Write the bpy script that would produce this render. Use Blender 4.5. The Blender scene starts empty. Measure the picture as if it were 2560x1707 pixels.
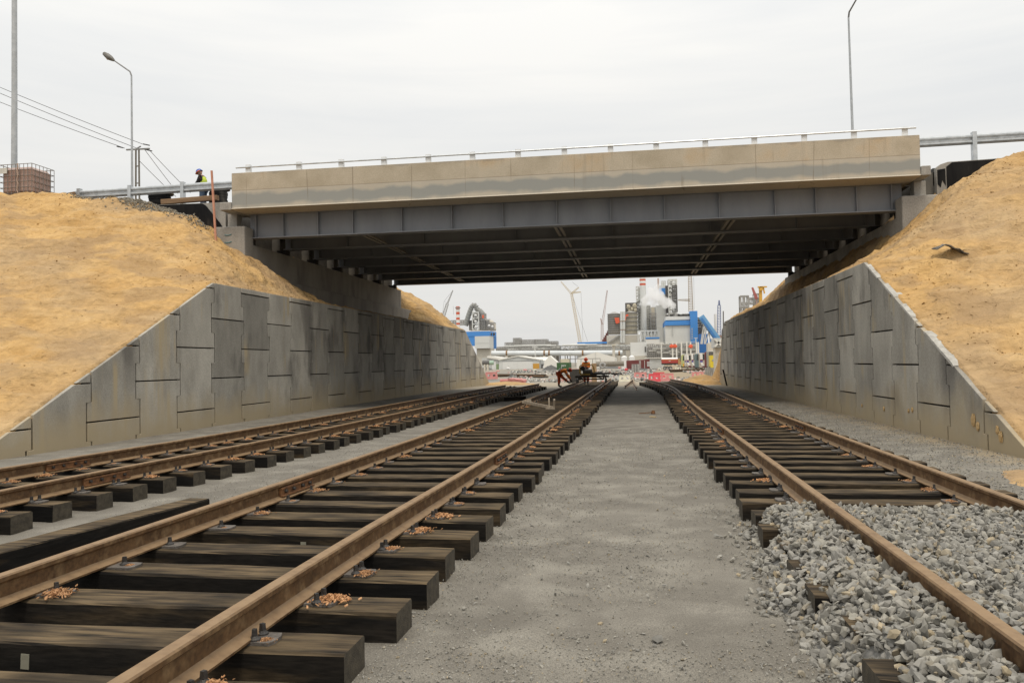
import bpy, bmesh, math, random
import numpy as np
from mathutils import Vector, Matrix
random.seed(7); RNG = np.random.default_rng(7)
R = math.radians
sc = bpy.context.scene; COL = sc.collection

# ------------------------------------------------------------------ camera, sky, sun, exposure
FPX, CX, CY, CAMZ = 1991.0, 1280.0, 853.5, 1.5
_y = np.array([1578-CX, -(903-CY), FPX]); _y /= np.linalg.norm(_y)
_n = np.cross(_y, [1, 0.0175, 0.]); _n /= np.linalg.norm(_n)
if _n[1] < 0: _n = -_n
_x = np.cross(_y, _n)
if _x[0] < 0: _x = -_x
CM = np.array([_x, _y, _n])
cd = bpy.data.cameras.new('camera'); cam = bpy.data.objects.new('camera', cd); COL.objects.link(cam)
cd.sensor_width = 36; cd.lens = FPX/2560*36; cd.clip_start = 0.05; cd.clip_end = 6000
m = Matrix.Identity(4)
for i in range(3):
    m[i][0] = CM[i][0]; m[i][1] = CM[i][1]; m[i][2] = -CM[i][2]
m[2][3] = CAMZ
cam.matrix_world = m; sc.camera = cam

def at(px, py, Y):
    "survey helper: the point at distance Y down the line that was sighted at photo position px,py"
    d = CM @ np.array([px-CX, -(py-CY), FPX]); t = Y/d[1]
    return Vector((float(d[0]*t), float(Y), float(CAMZ+d[2]*t)))
def gz(px, py, z=-0.9):
    d = CM @ np.array([px-CX, -(py-CY), FPX]); t = (z-CAMZ)/d[2]
    return Vector((float(d[0]*t), float(d[1]*t), z))
def ZA(x, y): return 960+x/5.227, 660+y/5.227
def ZB(x, y): return 1380+x/5.227, 660+y/5.227

SUN_EL, SUN_AZ = 66, 168       # behind the camera, a little right
w = bpy.data.worlds.new('World'); sc.world = w; w.use_nodes = True
nt = w.node_tree; nt.nodes.clear()
def N(t, **k):
    n = nt.nodes.new(t)
    for a, b in k.items(): setattr(n, a, b)
    return n
sky = N('ShaderNodeTexSky', sky_type='NISHITA', sun_disc=False, sun_elevation=R(SUN_EL), sun_rotation=R(SUN_AZ), dust_density=3.0)
tc = N('ShaderNodeTexCoord'); mp = N('ShaderNodeMapping'); mp.inputs['Scale'].default_value = (1.0, 1.0, 5.5)
mp.inputs['Rotation'].default_value = (R(4), R(-3), 0)
nz = N('ShaderNodeTexNoise'); nz.inputs['Scale'].default_value = 1.5; nz.inputs['Detail'].default_value = 6; nz.inputs['Roughness'].default_value = .5; nz.inputs['Distortion'].default_value = .5
mp2 = N('ShaderNodeMapping'); mp2.inputs['Scale'].default_value = (1.2, 1.2, 19); mp2.inputs['Rotation'].default_value = (R(2), R(-3), 0)
nz2 = N('ShaderNodeTexNoise'); nz2.inputs['Scale'].default_value = 2.2; nz2.inputs['Detail'].default_value = 5; nz2.inputs['Distortion'].default_value = .4
ma = N('ShaderNodeMixRGB'); ma.inputs[0].default_value = .22
cr = N('ShaderNodeValToRGB'); cr.color_ramp.elements[0].position = .38; cr.color_ramp.elements[0].color = (7.4, 7.5, 7.5, 1)
cr.color_ramp.elements[1].position = .60; cr.color_ramp.elements[1].color = (8.5, 8.4, 8.1, 1)
mx = N('ShaderNodeMixRGB'); mx.inputs[0].default_value = .97
bg = N('ShaderNodeBackground'); bg.inputs[1].default_value = .102
sx = N('ShaderNodeSeparateXYZ'); gr = N('ShaderNodeMapRange'); gr.inputs[1].default_value = 0; gr.inputs[2].default_value = 1; gr.inputs[3].default_value = .885; gr.inputs[4].default_value = 1.60
gm = N('ShaderNodeVectorMath', operation='SCALE')
nt.links.new(tc.outputs['Generated'], sx.inputs[0]); nt.links.new(sx.outputs[2], gr.inputs[0]); nt.links.new(gr.outputs[0], gm.inputs['Scale']); nt.links.new(mx.outputs[0], gm.inputs[0])
out = N('ShaderNodeOutputWorld')
for a, b in ((tc.outputs['Generated'], mp.inputs[0]), (mp.outputs[0], nz.inputs[0]), (nz.outputs[0], ma.inputs[1]), (tc.outputs['Generated'], mp2.inputs[0]), (mp2.outputs[0], nz2.inputs[0]), (nz2.outputs[0], ma.inputs[2]), (ma.outputs[0], cr.inputs[0]), (sky.outputs[0], mx.inputs[1]),
             (cr.outputs[0], mx.inputs[2]), (gm.outputs[0], bg.inputs[0]), (bg.outputs[0], out.inputs[0])): nt.links.new(a, b)
sl = bpy.data.lights.new('sun', 'SUN'); sl.energy = 1.5; sl.angle = R(14); sl.color = (1, .91, .78)
so = bpy.data.objects.new('sun', sl); COL.objects.link(so); so.location = (-5, -20, 30)
so.rotation_euler = (R(90-SUN_EL), 0, R(12))   # shines forward (+Y) and down, from a little right of the camera
sc.view_settings.view_transform = 'Standard'; sc.view_settings.look = 'None'; sc.view_settings.exposure = 0.0; sc.view_settings.gamma = 1
sc.cycles.max_bounces = 12; sc.cycles.diffuse_bounces = 1; sc.cycles.glossy_bounces = 2; sc.cycles.volume_bounces = 10
sc.cycles.transparent_max_bounces = 6; sc.cycles.volume_step_rate = 1.0; sc.cycles.volume_max_steps = 128
try: sc.cycles.use_denoising = True
except Exception: pass

# ------------------------------------------------------------------ materials
def mat(name, c1, c2=None, scale=6, rough=.8, bump=.3, bscale=None, metal=0, detail=6, space='Object', stretch=(1,1,1), rnd=0.0,
        grain=None, c3=None, c3lo=.58, c3hi=.7, c3scale=2, bdist=.02, lo=.35, hi=.65, spec=None):
    M = bpy.data.materials.new(name); M.use_nodes = True; t = M.node_tree; nd = t.nodes; lk = t.links
    b = nd['Principled BSDF']; b.inputs['Roughness'].default_value = rough; b.inputs['Metallic'].default_value = metal
    if spec is not None: b.inputs['Specular IOR Level'].default_value = spec
    if space == 'World':
        g = nd.new('ShaderNodeNewGeometry'); src = g.outputs['Position']
    else:
        g = nd.new('ShaderNodeTexCoord'); src = g.outputs[space]
    if rnd or space == 'Object':
        oi = nd.new('ShaderNodeObjectInfo')
    if space == 'Object':
        ad = nd.new('ShaderNodeVectorMath'); ad.operation = 'ADD'
        ml = nd.new('ShaderNodeMath'); ml.operation = 'MULTIPLY'; ml.inputs[1].default_value = 37.0
        lk.new(oi.outputs['Random'], ml.inputs[0]); lk.new(src, ad.inputs[0]); lk.new(ml.outputs[0], ad.inputs[1]); src = ad.outputs[0]
    mp = nd.new('ShaderNodeMapping'); mp.inputs['Scale'].default_value = stretch; lk.new(src, mp.inputs[0]); src = mp.outputs[0]
    n1 = nd.new('ShaderNodeTexNoise'); n1.inputs['Scale'].default_value = scale; n1.inputs['Detail'].default_value = detail; n1.inputs['Roughness'].default_value = .6
    lk.new(src, n1.inputs[0])
    cr = nd.new('ShaderNodeValToRGB'); cr.color_ramp.elements[0].position = lo; cr.color_ramp.elements[1].position = hi
    cr.color_ramp.elements[0].color = (*c1, 1); cr.color_ramp.elements[1].color = (*(c2 or c1), 1); lk.new(n1.outputs[0], cr.inputs[0])
    colr = cr.outputs[0]
    if c3:
        n3 = nd.new('ShaderNodeTexNoise'); n3.inputs['Scale'].default_value = c3scale; n3.inputs['Detail'].default_value = 5; lk.new(src, n3.inputs[0])
        r3 = nd.new('ShaderNodeMapRange'); r3.inputs[1].default_value = c3lo; r3.inputs[2].default_value = c3hi; lk.new(n3.outputs[0], r3.inputs[0])
        m3 = nd.new('ShaderNodeMixRGB'); m3.inputs[2].default_value = (*c3, 1); lk.new(r3.outputs[0], m3.inputs[0]); lk.new(colr, m3.inputs[1]); colr = m3.outputs[0]
    if grain:
        n4 = nd.new('ShaderNodeTexNoise'); n4.inputs['Scale'].default_value = grain[0]; n4.inputs['Detail'].default_value = 3; lk.new(src, n4.inputs[0])
        m4 = nd.new('ShaderNodeMixRGB'); m4.blend_type = 'OVERLAY'; m4.inputs[0].default_value = grain[1]; lk.new(colr, m4.inputs[1])
        c4 = nd.new('ShaderNodeValToRGB'); c4.color_ramp.elements[0].position = .35; c4.color_ramp.elements[1].position = .65
        lk.new(n4.outputs[0], c4.inputs[0]); lk.new(c4.outputs[0], m4.inputs[2]); colr = m4.outputs[0]
    if rnd:
        hv = nd.new('ShaderNodeHueSaturation'); mr = nd.new('ShaderNodeMapRange'); mr.inputs[3].default_value = 1-rnd; mr.inputs[4].default_value = 1+rnd
        lk.new(oi.outputs['Random'], mr.inputs[0]); lk.new(mr.outputs[0], hv.inputs['Value']); lk.new(colr, hv.inputs['Color']); colr = hv.outputs[0]
    lk.new(colr, b.inputs['Base Color'])
    if bump:
        n2 = nd.new('ShaderNodeTexNoise'); n2.inputs['Scale'].default_value = bscale or scale*6; n2.inputs['Detail'].default_value = 5; lk.new(src, n2.inputs[0])
        bp = nd.new('ShaderNodeBump'); bp.inputs['Strength'].default_value = bump; bp.inputs['Distance'].default_value = bdist
        lk.new(n2.outputs[0], bp.inputs['Height']); lk.new(bp.outputs[0], b.inputs['Normal'])
    M['colr'] = 1
    return M
def nodes_of(M): return M.node_tree.nodes, M.node_tree.links, M.node_tree.nodes['Principled BSDF']
def mathn(nd, lk, op, a, b=None, clamp=False):
    n = nd.new('ShaderNodeMath'); n.operation = op; n.use_clamp = clamp
    for i, v in enumerate((a, b)):
        if v is None: continue
        if isinstance(v, (int, float)): n.inputs[i].default_value = v
        else: lk.new(v, n.inputs[i])
    return n.outputs[0]
def overlay_colour(M, fac_fn, col):
    "mix a second colour over the base colour; fac_fn(nd,lk,pos) gives the factor"
    nd, lk, b = nodes_of(M); old = b.inputs['Base Color'].links[0].from_socket
    g = nd.new('ShaderNodeNewGeometry'); f = fac_fn(nd, lk, g)
    mx = nd.new('ShaderNodeMixRGB'); mx.inputs[2].default_value = (*col, 1); lk.new(f, mx.inputs[0]); lk.new(old, mx.inputs[1]); lk.new(mx.outputs[0], b.inputs['Base Color'])
def noise_at(nd, lk, pos, scale, detail=4, stretch=(1,1,1)):
    mp = nd.new('ShaderNodeMapping'); mp.inputs['Scale'].default_value = stretch; lk.new(pos, mp.inputs[0])
    n = nd.new('ShaderNodeTexNoise'); n.inputs['Scale'].default_value = scale; n.inputs['Detail'].default_value = detail; lk.new(mp.outputs[0], n.inputs[0]); return n.outputs[0]
def rng(nd, lk, v, a, b, c=0, d=1):
    n = nd.new('ShaderNodeMapRange'); n.inputs[1].default_value = a; n.inputs[2].default_value = b; n.inputs[3].default_value = c; n.inputs[4].default_value = d; lk.new(v, n.inputs[0]); return n.outputs[0]
def sep(nd, lk, v):
    s = nd.new('ShaderNodeSeparateXYZ'); lk.new(v, s.inputs[0]); return s.outputs

GROUND = mat('ground_grit', (.140,.126,.103), (.205,.187,.155), scale=.5, rough=.95, bump=.35, bscale=120, bdist=.010, space='World', c3=(.26,.24,.20), c3lo=.45, c3hi=.72, c3scale=2.4, grain=(130, .30), detail=10)
def _damp(nd, lk, g):
    n = noise_at(nd, lk, g.outputs['Position'], 1.0, 5, (.7,1.5,1)); return mathn(nd, lk, 'MULTIPLY', rng(nd, lk, n, .50, .72), .35)
overlay_colour(GROUND, _damp, (.125,.112,.092))
def _far(nd, lk, g):
    s = sep(nd, lk, g.outputs['Position']); n = noise_at(nd, lk, g.outputs['Position'], .12)
    a = mathn(nd, lk, 'ADD', s[1], mathn(nd, lk, 'MULTIPLY', n, 30)); return rng(nd, lk, a, 58, 68)
overlay_colour(GROUND, _far, (.34,.29,.215))
def _far2(nd, lk, g):
    s = sep(nd, lk, g.outputs['Position']); n = noise_at(nd, lk, g.outputs['Position'], .05)
    return mathn(nd, lk, 'MULTIPLY', rng(nd, lk, n, .42, .55), rng(nd, lk, s[1], 75, 100))
overlay_colour(GROUND, _far2, (.23,.22,.195))
def _toe(nd, lk, g):
    s = sep(nd, lk, g.outputs['Position']); n = noise_at(nd, lk, g.outputs['Position'], 1.3)
    a = rng(nd, lk, mathn(nd, lk, 'ADD', s[0], mathn(nd, lk, 'MULTIPLY', n, 1.4)), 5.2, 5.9)
    return mathn(nd, lk, 'MULTIPLY', a, .8)
overlay_colour(GROUND, _toe, (.32,.245,.145))
SAND = mat('dug_sand', (.445,.262,.092), (.58,.368,.148), scale=.7, rough=.95, bump=.9, bscale=2.6, bdist=.22, space='World', c3=(.42,.282,.142), c3lo=.44, c3hi=.60, c3scale=.30, grain=(7, .10), detail=10)
def _rough_patch(nd, lk, g):
    n = noise_at(nd, lk, g.outputs['Position'], .75, 10, (1,1,1.5)); return mathn(nd, lk, 'MULTIPLY', rng(nd, lk, n, .52, .60), .6)
overlay_colour(SAND, _rough_patch, (.33,.215,.11))
def _scrape(nd, lk, g):
    n = noise_at(nd, lk, g.outputs['Position'], 1.4, 8, (.8,.8,3)); return mathn(nd, lk, 'MULTIPLY', rng(nd, lk, n, .56, .70), .4)
overlay_colour(SAND, _scrape, (.62,.44,.23))
def _sand_fine():
    nd, lk, b = nodes_of(SAND); old = b.inputs['Normal'].links[0].from_socket; g = nd.new('ShaderNodeNewGeometry')
    n1 = noise_at(nd, lk, g.outputs['Position'], .9, 7, (1,1,4.0)); n2 = noise_at(nd, lk, g.outputs['Position'], 16, 4)
    v = nd.new('ShaderNodeTexVoronoi'); v.inputs['Scale'].default_value = 2.6; lk.new(g.outputs['Position'], v.inputs[0]); pit = rng(nd, lk, v.outputs['Distance'], .0, .13, 0, 1)
    r = mathn(nd, lk, 'ABSOLUTE', mathn(nd, lk, 'SUBTRACT', n1, .5)); h = mathn(nd, lk, 'ADD', mathn(nd, lk, 'MULTIPLY', r, .6), mathn(nd, lk, 'MULTIPLY', n2, .10)); h = mathn(nd, lk, 'ADD', h, mathn(nd, lk, 'MULTIPLY', pit, .22))
    bp = nd.new('ShaderNodeBump'); bp.inputs['Strength'].default_value = .9; bp.inputs['Distance'].default_value = .22; lk.new(h, bp.inputs['Height']); lk.new(old, bp.inputs['Normal']); lk.new(bp.outputs[0], b.inputs['Normal'])
_sand_fine()
CON_WALL = mat('panel_concrete', (.28,.262,.225), (.43,.405,.35), scale=1.3, rough=.85, bump=.15, bscale=30, bdist=.006, space='World', stretch=(1,1,.45), rnd=.25, grain=(60, .15), c3=(.17,.158,.138), c3lo=.53, c3hi=.68, c3scale=1.1)
def _streak(nd, lk, g):
    p = g.outputs['Position']; n = noise_at(nd, lk, p, 3.2, 3, (1,1,.07)); n2 = noise_at(nd, lk, p, .6, 3)
    return mathn(nd, lk, 'MULTIPLY', mathn(nd, lk, 'MULTIPLY', rng(nd, lk, n, .54, .68), rng(nd, lk, n2, .48, .58)), .9)
overlay_colour(CON_WALL, _streak, (.46,.37,.23))
def _low(nd, lk, g):
    s = sep(nd, lk, g.outputs['Position']); n = noise_at(nd, lk, g.outputs['Position'], 1.4, 6)
    a = mathn(nd, lk, 'ADD', s[2], mathn(nd, lk, 'MULTIPLY', n, -1.3)); return mathn(nd, lk, 'MULTIPLY', rng(nd, lk, a, .35, -.45), .9)
overlay_colour(CON_WALL, _low, (.42,.34,.215))
CON_DARK = mat('joint_filler', (.02,.018,.016), (.035,.03,.026), scale=5, rough=.95, space='World')
CON = mat('cast_concrete', (.30,.28,.25), (.42,.395,.35), scale=1.5, rough=.85, bump=.2, bscale=25, bdist=.006, space='World', stretch=(1,1,.4), grain=(50, .18), c3=(.24,.225,.20), c3lo=.55, c3hi=.7, c3scale=1.2)
FASCIA = mat('parapet_concrete', (.41,.345,.25), (.55,.475,.365), scale=.9, rough=.85, bump=.2, bscale=22, bdist=.008, space='World', grain=(45, .15), c3=(.47,.35,.215), c3lo=.54, c3hi=.72, c3scale=.9)
def _lower(nd, lk, g):
    s = sep(nd, lk, g.outputs['Position']); n = noise_at(nd, lk, g.outputs['Position'], 1.3, 9)
    a = mathn(nd, lk, 'ADD', s[2], mathn(nd, lk, 'MULTIPLY', n, .42)); b = rng(nd, lk, a, 7.36, 7.26); c = rng(nd, lk, a, 6.90, 7.02)
    return mathn(nd, lk, 'MULTIPLY', mathn(nd, lk, 'MULTIPLY', b, c), .95)
def _pale(nd, lk, g):
    s = sep(nd, lk, g.outputs['Position']); return mathn(nd, lk, 'MULTIPLY', rng(nd, lk, s[2], 7.235, 7.225), .6)
overlay_colour(FASCIA, _pale, (.50,.455,.38))
overlay_colour(FASCIA, _lower, (.30,.30,.275))
def _runs(nd, lk, g):
    p = g.outputs['Position']; n = noise_at(nd, lk, p, 6, 3, (1,1,.06)); n2 = noise_at(nd, lk, p, .9, 3)
    return mathn(nd, lk, 'MULTIPLY', mathn(nd, lk, 'MULTIPLY', rng(nd, lk, n, .55, .68), rng(nd, lk, n2, .5, .62)), .35)
overlay_colour(FASCIA, _runs, (.24,.205,.16))
def _topd(nd, lk, g):
    s = sep(nd, lk, g.outputs['Position']); n = noise_at(nd, lk, g.outputs['Position'], 2.2, 6)
    return mathn(nd, lk, 'MULTIPLY', rng(nd, lk, mathn(nd, lk, 'ADD', s[2], mathn(nd, lk, 'MULTIPLY', n, .35)), 7.92, 7.99), .55)
overlay_colour(FASCIA, _topd, (.26,.235,.20))
def _vlines(nd, lk, g):
    s = sep(nd, lk, g.outputs['Position']); n = noise_at(nd, lk, g.outputs['Position'], .7, 2, (1,1,.05))
    a = mathn(nd, lk, 'ABSOLUTE', mathn(nd, lk, 'SUBTRACT', mathn(nd, lk, 'FRACT', mathn(nd, lk, 'ADD', mathn(nd, lk, 'MULTIPLY', s[0], .58), mathn(nd, lk, 'MULTIPLY', n, .9))), .5))
    b = mathn(nd, lk, 'MULTIPLY', rng(nd, lk, a, .010, .003), rng(nd, lk, noise_at(nd, lk, g.outputs['Position'], 1.1, 3), .42, .6)); z = mathn(nd, lk, 'ABSOLUTE', mathn(nd, lk, 'SUBTRACT', s[2], 7.23)); c = rng(nd, lk, z, .012, .006)
    return mathn(nd, lk, 'MULTIPLY', mathn(nd, lk, 'MAXIMUM', b, c), .6)
overlay_colour(FASCIA, _vlines, (.20,.155,.11))
STEEL = mat('grey_girder_paint', (.22,.228,.248), (.28,.29,.31), scale=1.2, rough=.55, bump=.05, space='World', c3=(.27,.29,.30), c3lo=.62, c3hi=.66, c3scale=.3, stretch=(1,1,.3))
BRACE = mat('pale_brace_steel', (.36,.33,.28), (.45,.41,.35), scale=8, rough=.6)
GALV = mat('galvanised_steel', (.46,.48,.49), (.62,.64,.65), scale=6, rough=.38, metal=.55, bump=.05)
GALVD = mat('dark_galvanised', (.20,.20,.20), (.28,.28,.27), scale=6, rough=.5, metal=.4)
BITUMEN = mat('bitumen_coat', (.008,.008,.009), (.022,.021,.020), scale=2.2, spec=.15, rough=.85, bump=.2, space='World', stretch=(1,1,.25), c3=(.16,.145,.12), c3lo=.60, c3hi=.8, c3scale=1.6)
RAIL = mat('rusty_rail', (.08,.040,.015), (.15,.082,.034), scale=5, rough=.6, bump=.12, bscale=60, bdist=.003, space='World', grain=(40, .2), c3=(.20,.125,.06), c3lo=.5, c3hi=.65, c3scale=9)
def _head(nd, lk, g):
    s = sep(nd, lk, g.outputs['Normal']); n = noise_at(nd, lk, g.outputs['Position'], 14, 3)
    return mathn(nd, lk, 'MULTIPLY', rng(nd, lk, s[2], .35, .8), rng(nd, lk, n, .25, .6, .45, .95))
overlay_colour(RAIL, _head, (.28,.182,.095))
PLATE = mat('rust_plate', (.10,.045,.02), (.24,.11,.04), scale=14, rough=.75, bump=.2)
BOLT = mat('dark_bolt', (.03,.028,.027), (.06,.055,.05), scale=20, rough=.5, metal=.3)
CHIP = mat('fresh_wood_shavings', (.36,.16,.06), (.62,.36,.18), scale=40, rough=.85, rnd=.2)
TIE = mat('creosoted_wood', (.005,.0045,.004), (.017,.0135,.010), scale=3, rough=.85, spec=.2, bump=.7, bscale=22, bdist=.012, stretch=(.16,1,1), rnd=.35, grain=(60, .35), c3=(.06,.042,.023), c3lo=.55, c3hi=.72, c3scale=5)
def _top(nd, lk, g):
    s = sep(nd, lk, g.outputs['Normal']); n = noise_at(nd, lk, g.outputs['Position'], 24, 8, (.10,1,1)); n2 = noise_at(nd, lk, g.outputs['Position'], 3.2, 6, (.6,1,1))
    return mathn(nd, lk, 'MULTIPLY', mathn(nd, lk, 'MULTIPLY', rng(nd, lk, s[2], .6, .9), rng(nd, lk, n, .30, .62)), rng(nd, lk, n2, .36, .60, .30, 1))
overlay_colour(TIE, _top, (.165,.118,.066))
WOODEND = mat('sawn_wood_end', (.035,.029,.020), (.082,.068,.046), scale=18, rough=.85, bump=.6, bscale=110, bdist=.006)
STONE = mat('crushed_stone', (.235,.228,.208), (.385,.37,.34), scale=9, rough=.9, bump=.3, bscale=60, bdist=.004, space='World')
def _stone_var(M, cols, dens=24):
    nd, lk, b = nodes_of(M); old = b.inputs['Base Color'].links[0].from_socket
    a = nd.new('ShaderNodeAttribute'); a.attribute_name = 'shade'
    cr = nd.new('ShaderNodeValToRGB'); cr.color_ramp.interpolation = 'LINEAR'
    cr.color_ramp.elements[0].color = (*cols[0], 1); cr.color_ramp.elements[0].position = 0
    cr.color_ramp.elements[1].color = (*cols[-1], 1); cr.color_ramp.elements[1].position = 1
    for i, c in enumerate(cols[1:-1]):
        e = cr.color_ramp.elements.new((i+1)/(len(cols)-1)); e.color = (*c, 1)
    lk.new(a.outputs['Fac'], cr.inputs[0])
    mx = nd.new('ShaderNodeMixRGB'); mx.blend_type = 'MULTIPLY'; mx.inputs[0].default_value = 1; lk.new(old, mx.inputs[1]); lk.new(cr.outputs[0], mx.inputs[2]); lk.new(mx.outputs[0], b.inputs['Base Color'])
_stone_var(STONE, [(.60,.59,.57), (1.0,.98,.93), (.82,.82,.81), (1.10,1.07,.98), (.74,.73,.70), (1.25,1.06,.76)])
RUBBLE = mat('yard_rubble', (.30,.30,.29), (.42,.41,.39), scale=2, rough=.9, bump=0, space='World')
_stone_var(RUBBLE, [(.3,.3,.3), (.7,.72,.7), (1.3,1.3,1.25), (1,.95,.85), (1.9,1.9,1.85), (1.5,.75,.65)])

_cache = {}
def paint(name, c, rough=.5, metal=0, var=.12, rnd=0):
    k = name
    if k not in _cache:
        _cache[k] = mat(name, tuple(v*(1-var) for v in c), tuple(min(1, v*(1+var)) for v in c), scale=3, rough=rough, bump=.05, metal=metal, rnd=rnd)
    return _cache[k]

# ------------------------------------------------------------------ mesh helpers
class MB:
    def __init__(s): s.v = []; s.f = []
    def add(s, vs, fs):
        o = len(s.v); s.v += [tuple(p) for p in vs]; s.f += [tuple(i+o for i in f) for f in fs]; return s
    def box(s, x0, x1, y0, y1, z0, z1):
        return s.add([(x0,y0,z0),(x1,y0,z0),(x1,y1,z0),(x0,y1,z0),(x0,y0,z1),(x1,y0,z1),(x1,y1,z1),(x0,y1,z1)],
                     [(0,3,2,1),(4,5,6,7),(0,1,5,4),(1,2,6,5),(2,3,7,6),(3,0,4,7)])
    def beam(s, p, q, w, h=None, up=(0,0,1)):
        p = Vector(p); q = Vector(q); h = h or w; d = (q-p).normalized(); u = Vector(up)
        if abs(d.dot(u)) > .98: u = Vector((0,1,0))
        a = d.cross(u).normalized()*w/2; b = a.normalized().cross(d)*h/2
        vs = [c+sa*a+sb*b for c in (p, q) for sa, sb in ((-1,-1),(1,-1),(1,1),(-1,1))]
        return s.add(vs, [(0,1,2,3),(7,6,5,4),(0,4,5,1),(1,5,6,2),(2,6,7,3),(3,7,4,0)])
    def tube(s, pts, r, n=10, caps=True):
        pts = [Vector(p) for p in pts]; rs = r if isinstance(r, (list, tuple)) else [r]*len(pts); o = len(s.v); pa = None
        for i, p in enumerate(pts):
            d = ((pts[min(i+1, len(pts)-1)]-pts[max(i-1, 0)])).normalized()
            if pa is None:
                u = Vector((0,0,1)) if abs(d.z) < .9 else Vector((0,1,0)); a = d.cross(u).normalized()
            else: a = (pa-d*pa.dot(d)).normalized()
            pa = a; b = d.cross(a)
            for k in range(n):
                t = 2*math.pi*k/n; s.v.append(tuple(p+rs[i]*(math.cos(t)*a+math.sin(t)*b)))
        for i in range(len(pts)-1):
            for k in range(n):
                s.f.append((o+i*n+k, o+i*n+(k+1) % n, o+(i+1)*n+(k+1) % n, o+(i+1)*n+k))
        if caps: s.f.append(tuple(o+k for k in range(n))[::-1]); s.f.append(tuple(o+(len(pts)-1)*n+k for k in range(n)))
        return s
    def cyl(s, c, r, h, n=16, r2=None): return s.tube([c, (c[0], c[1], c[2]+h)], [r, r if r2 is None else r2], n)
    def prism(s, poly, lo, hi, axis='y'):
        "poly of (a,b): axis y -> (x,z), axis x -> (y,z), axis z -> (x,y)"
        def P(a, b, t): return {'y': (a,t,b), 'x': (t,a,b), 'z': (a,b,t)}[axis]
        n = len(poly); vs = [P(a,b,lo) for a,b in poly]+[P(a,b,hi) for a,b in poly]
        return s.add(vs, [tuple(range(n)), tuple(range(2*n-1, n-1, -1))]+[(i, i+n, (i+1) % n+n, (i+1) % n) for i in range(n)])
    def build(s, name, mtl, parent=None, smooth=False, bevel=0, loc=None):
        me = bpy.data.meshes.new(name); base = Vector((0,0,0))
        if parent is not None: base = parent_loc(parent)
        if loc is not None: base = Vector(loc)
        me.from_pydata([(x-base.x, y-base.y, z-base.z) for x, y, z in s.v], [], s.f); me.materials.append(mtl)
        bm = bmesh.new(); bm.from_mesh(me); bmesh.ops.recalc_face_normals(bm, faces=bm.faces)
        if bevel: bmesh.ops.bevel(bm, geom=bm.edges[:], offset=bevel, segments=1, affect='EDGES', clamp_overlap=True)
        bm.to_mesh(me); bm.free()
        if smooth:
            me.polygons.foreach_set('use_smooth', [True]*len(me.polygons))
            try: me.set_sharp_from_angle(angle=R(38))
            except Exception: pass
        o = bpy.data.objects.new(name, me); COL.objects.link(o)
        if parent is not None: o.parent = parent
        elif loc is not None: o.location = loc
        return o
def parent_loc(o):
    v = Vector((0,0,0))
    while o is not None: v += o.location; o = o.parent
    return v
def tag(o, label=None, cat=None, group=None, kind=None):
    if label: o['label'] = label
    if cat: o['category'] = cat
    if group: o['group'] = group
    if kind: o['kind'] = kind
    return o
def thing(name, label, cat, loc=(0,0,0), group=None):
    e = bpy.data.objects.new(name, None); COL.objects.link(e); e.location = loc; e.empty_display_size = .3
    return tag(e, label, cat, group)
def copy_tree(o, parent=None):
    c = o.copy(); COL.objects.link(c); c.parent = parent
    for ch in o.children: copy_tree(ch, c)
    return c
def np_mesh(name, V, F, mtl, shade=None, smooth=False):
    me = bpy.data.meshes.new(name); k = F.shape[1]
    me.vertices.add(len(V)); me.vertices.foreach_set('co', V.astype(np.float32).ravel())
    me.loops.add(F.size); me.loops.foreach_set('vertex_index', F.astype(np.int32).ravel())
    me.polygons.add(len(F)); me.polygons.foreach_set('loop_start', np.arange(0, F.size, k, dtype=np.int32)); me.polygons.foreach_set('loop_total', np.full(len(F), k, dtype=np.int32))
    me.update(calc_edges=True); me.materials.append(mtl)
    if shade is not None:
        a = me.attributes.new('shade', 'FLOAT', 'POINT'); a.data.foreach_set('value', shade.astype(np.float32))
    me.polygons.foreach_set('use_smooth', [smooth]*len(me.polygons))
    o = bpy.data.objects.new(name, me); COL.objects.link(o); return o

# value noise
_H = RNG.random((256, 256))
def vn(x, y):
    xi = np.floor(x).astype(int); yi = np.floor(y).astype(int); fx = x-xi; fy = y-yi
    fx = fx*fx*(3-2*fx); fy = fy*fy*(3-2*fy); a = lambda i, j: _H[(xi+i) % 256, (yi+j) % 256]
    return (a(0,0)*(1-fx)+a(1,0)*fx)*(1-fy)+(a(0,1)*(1-fx)+a(1,1)*fx)*fy
def fbm(x, y, o=4, g=.5):
    s = 0; a = 1; t = 0
    for i in range(o): s = s+a*(vn(x*2**i+17*i, y*2**i+31*i)-.5); t += a; a *= g
    return s/t*2

# ------------------------------------------------------------------ the ground
def ground_z(x, y):
    y = np.asarray(y, float); x = np.asarray(x, float)
    t = np.clip((y-50)/48, 0, 1); z = -.9*t*t*(3-2*t)
    z = z+.055*np.clip((52-y)/8, 0, 1)+.05*np.clip((x-3.3)/1.6, 0, 1)*np.clip((50-y)/10, 0, 1)
    return z
def gzz(x, y): return float(ground_z(x, y))
xs = np.concatenate([np.linspace(-3000, -60, 14), np.linspace(-50, -14, 20), np.arange(-13, 8, .07), np.linspace(8.5, 60, 26), np.linspace(80, 3000, 14)])
ys = np.concatenate([np.linspace(-200, 0, 6), np.arange(1.5, 14, .07), np.arange(14, 30, .18), np.arange(30, 110, .9), np.linspace(112, 300, 40), np.linspace(320, 5000, 20)])
XX, YY = np.meshgrid(xs, ys); near = np.clip((40-YY)/20, 0, 1)
ZZ = ground_z(XX, YY)+near*(.012*fbm(XX*1.2, YY*1.2)+.006*fbm(XX*7, YY*7, 3)-.006)+(1-near)*np.clip((YY-50)/30, 0, 1)*np.clip((400-YY)/100, 0, 1)*.22*fbm(XX*.12, YY*.12)
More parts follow.
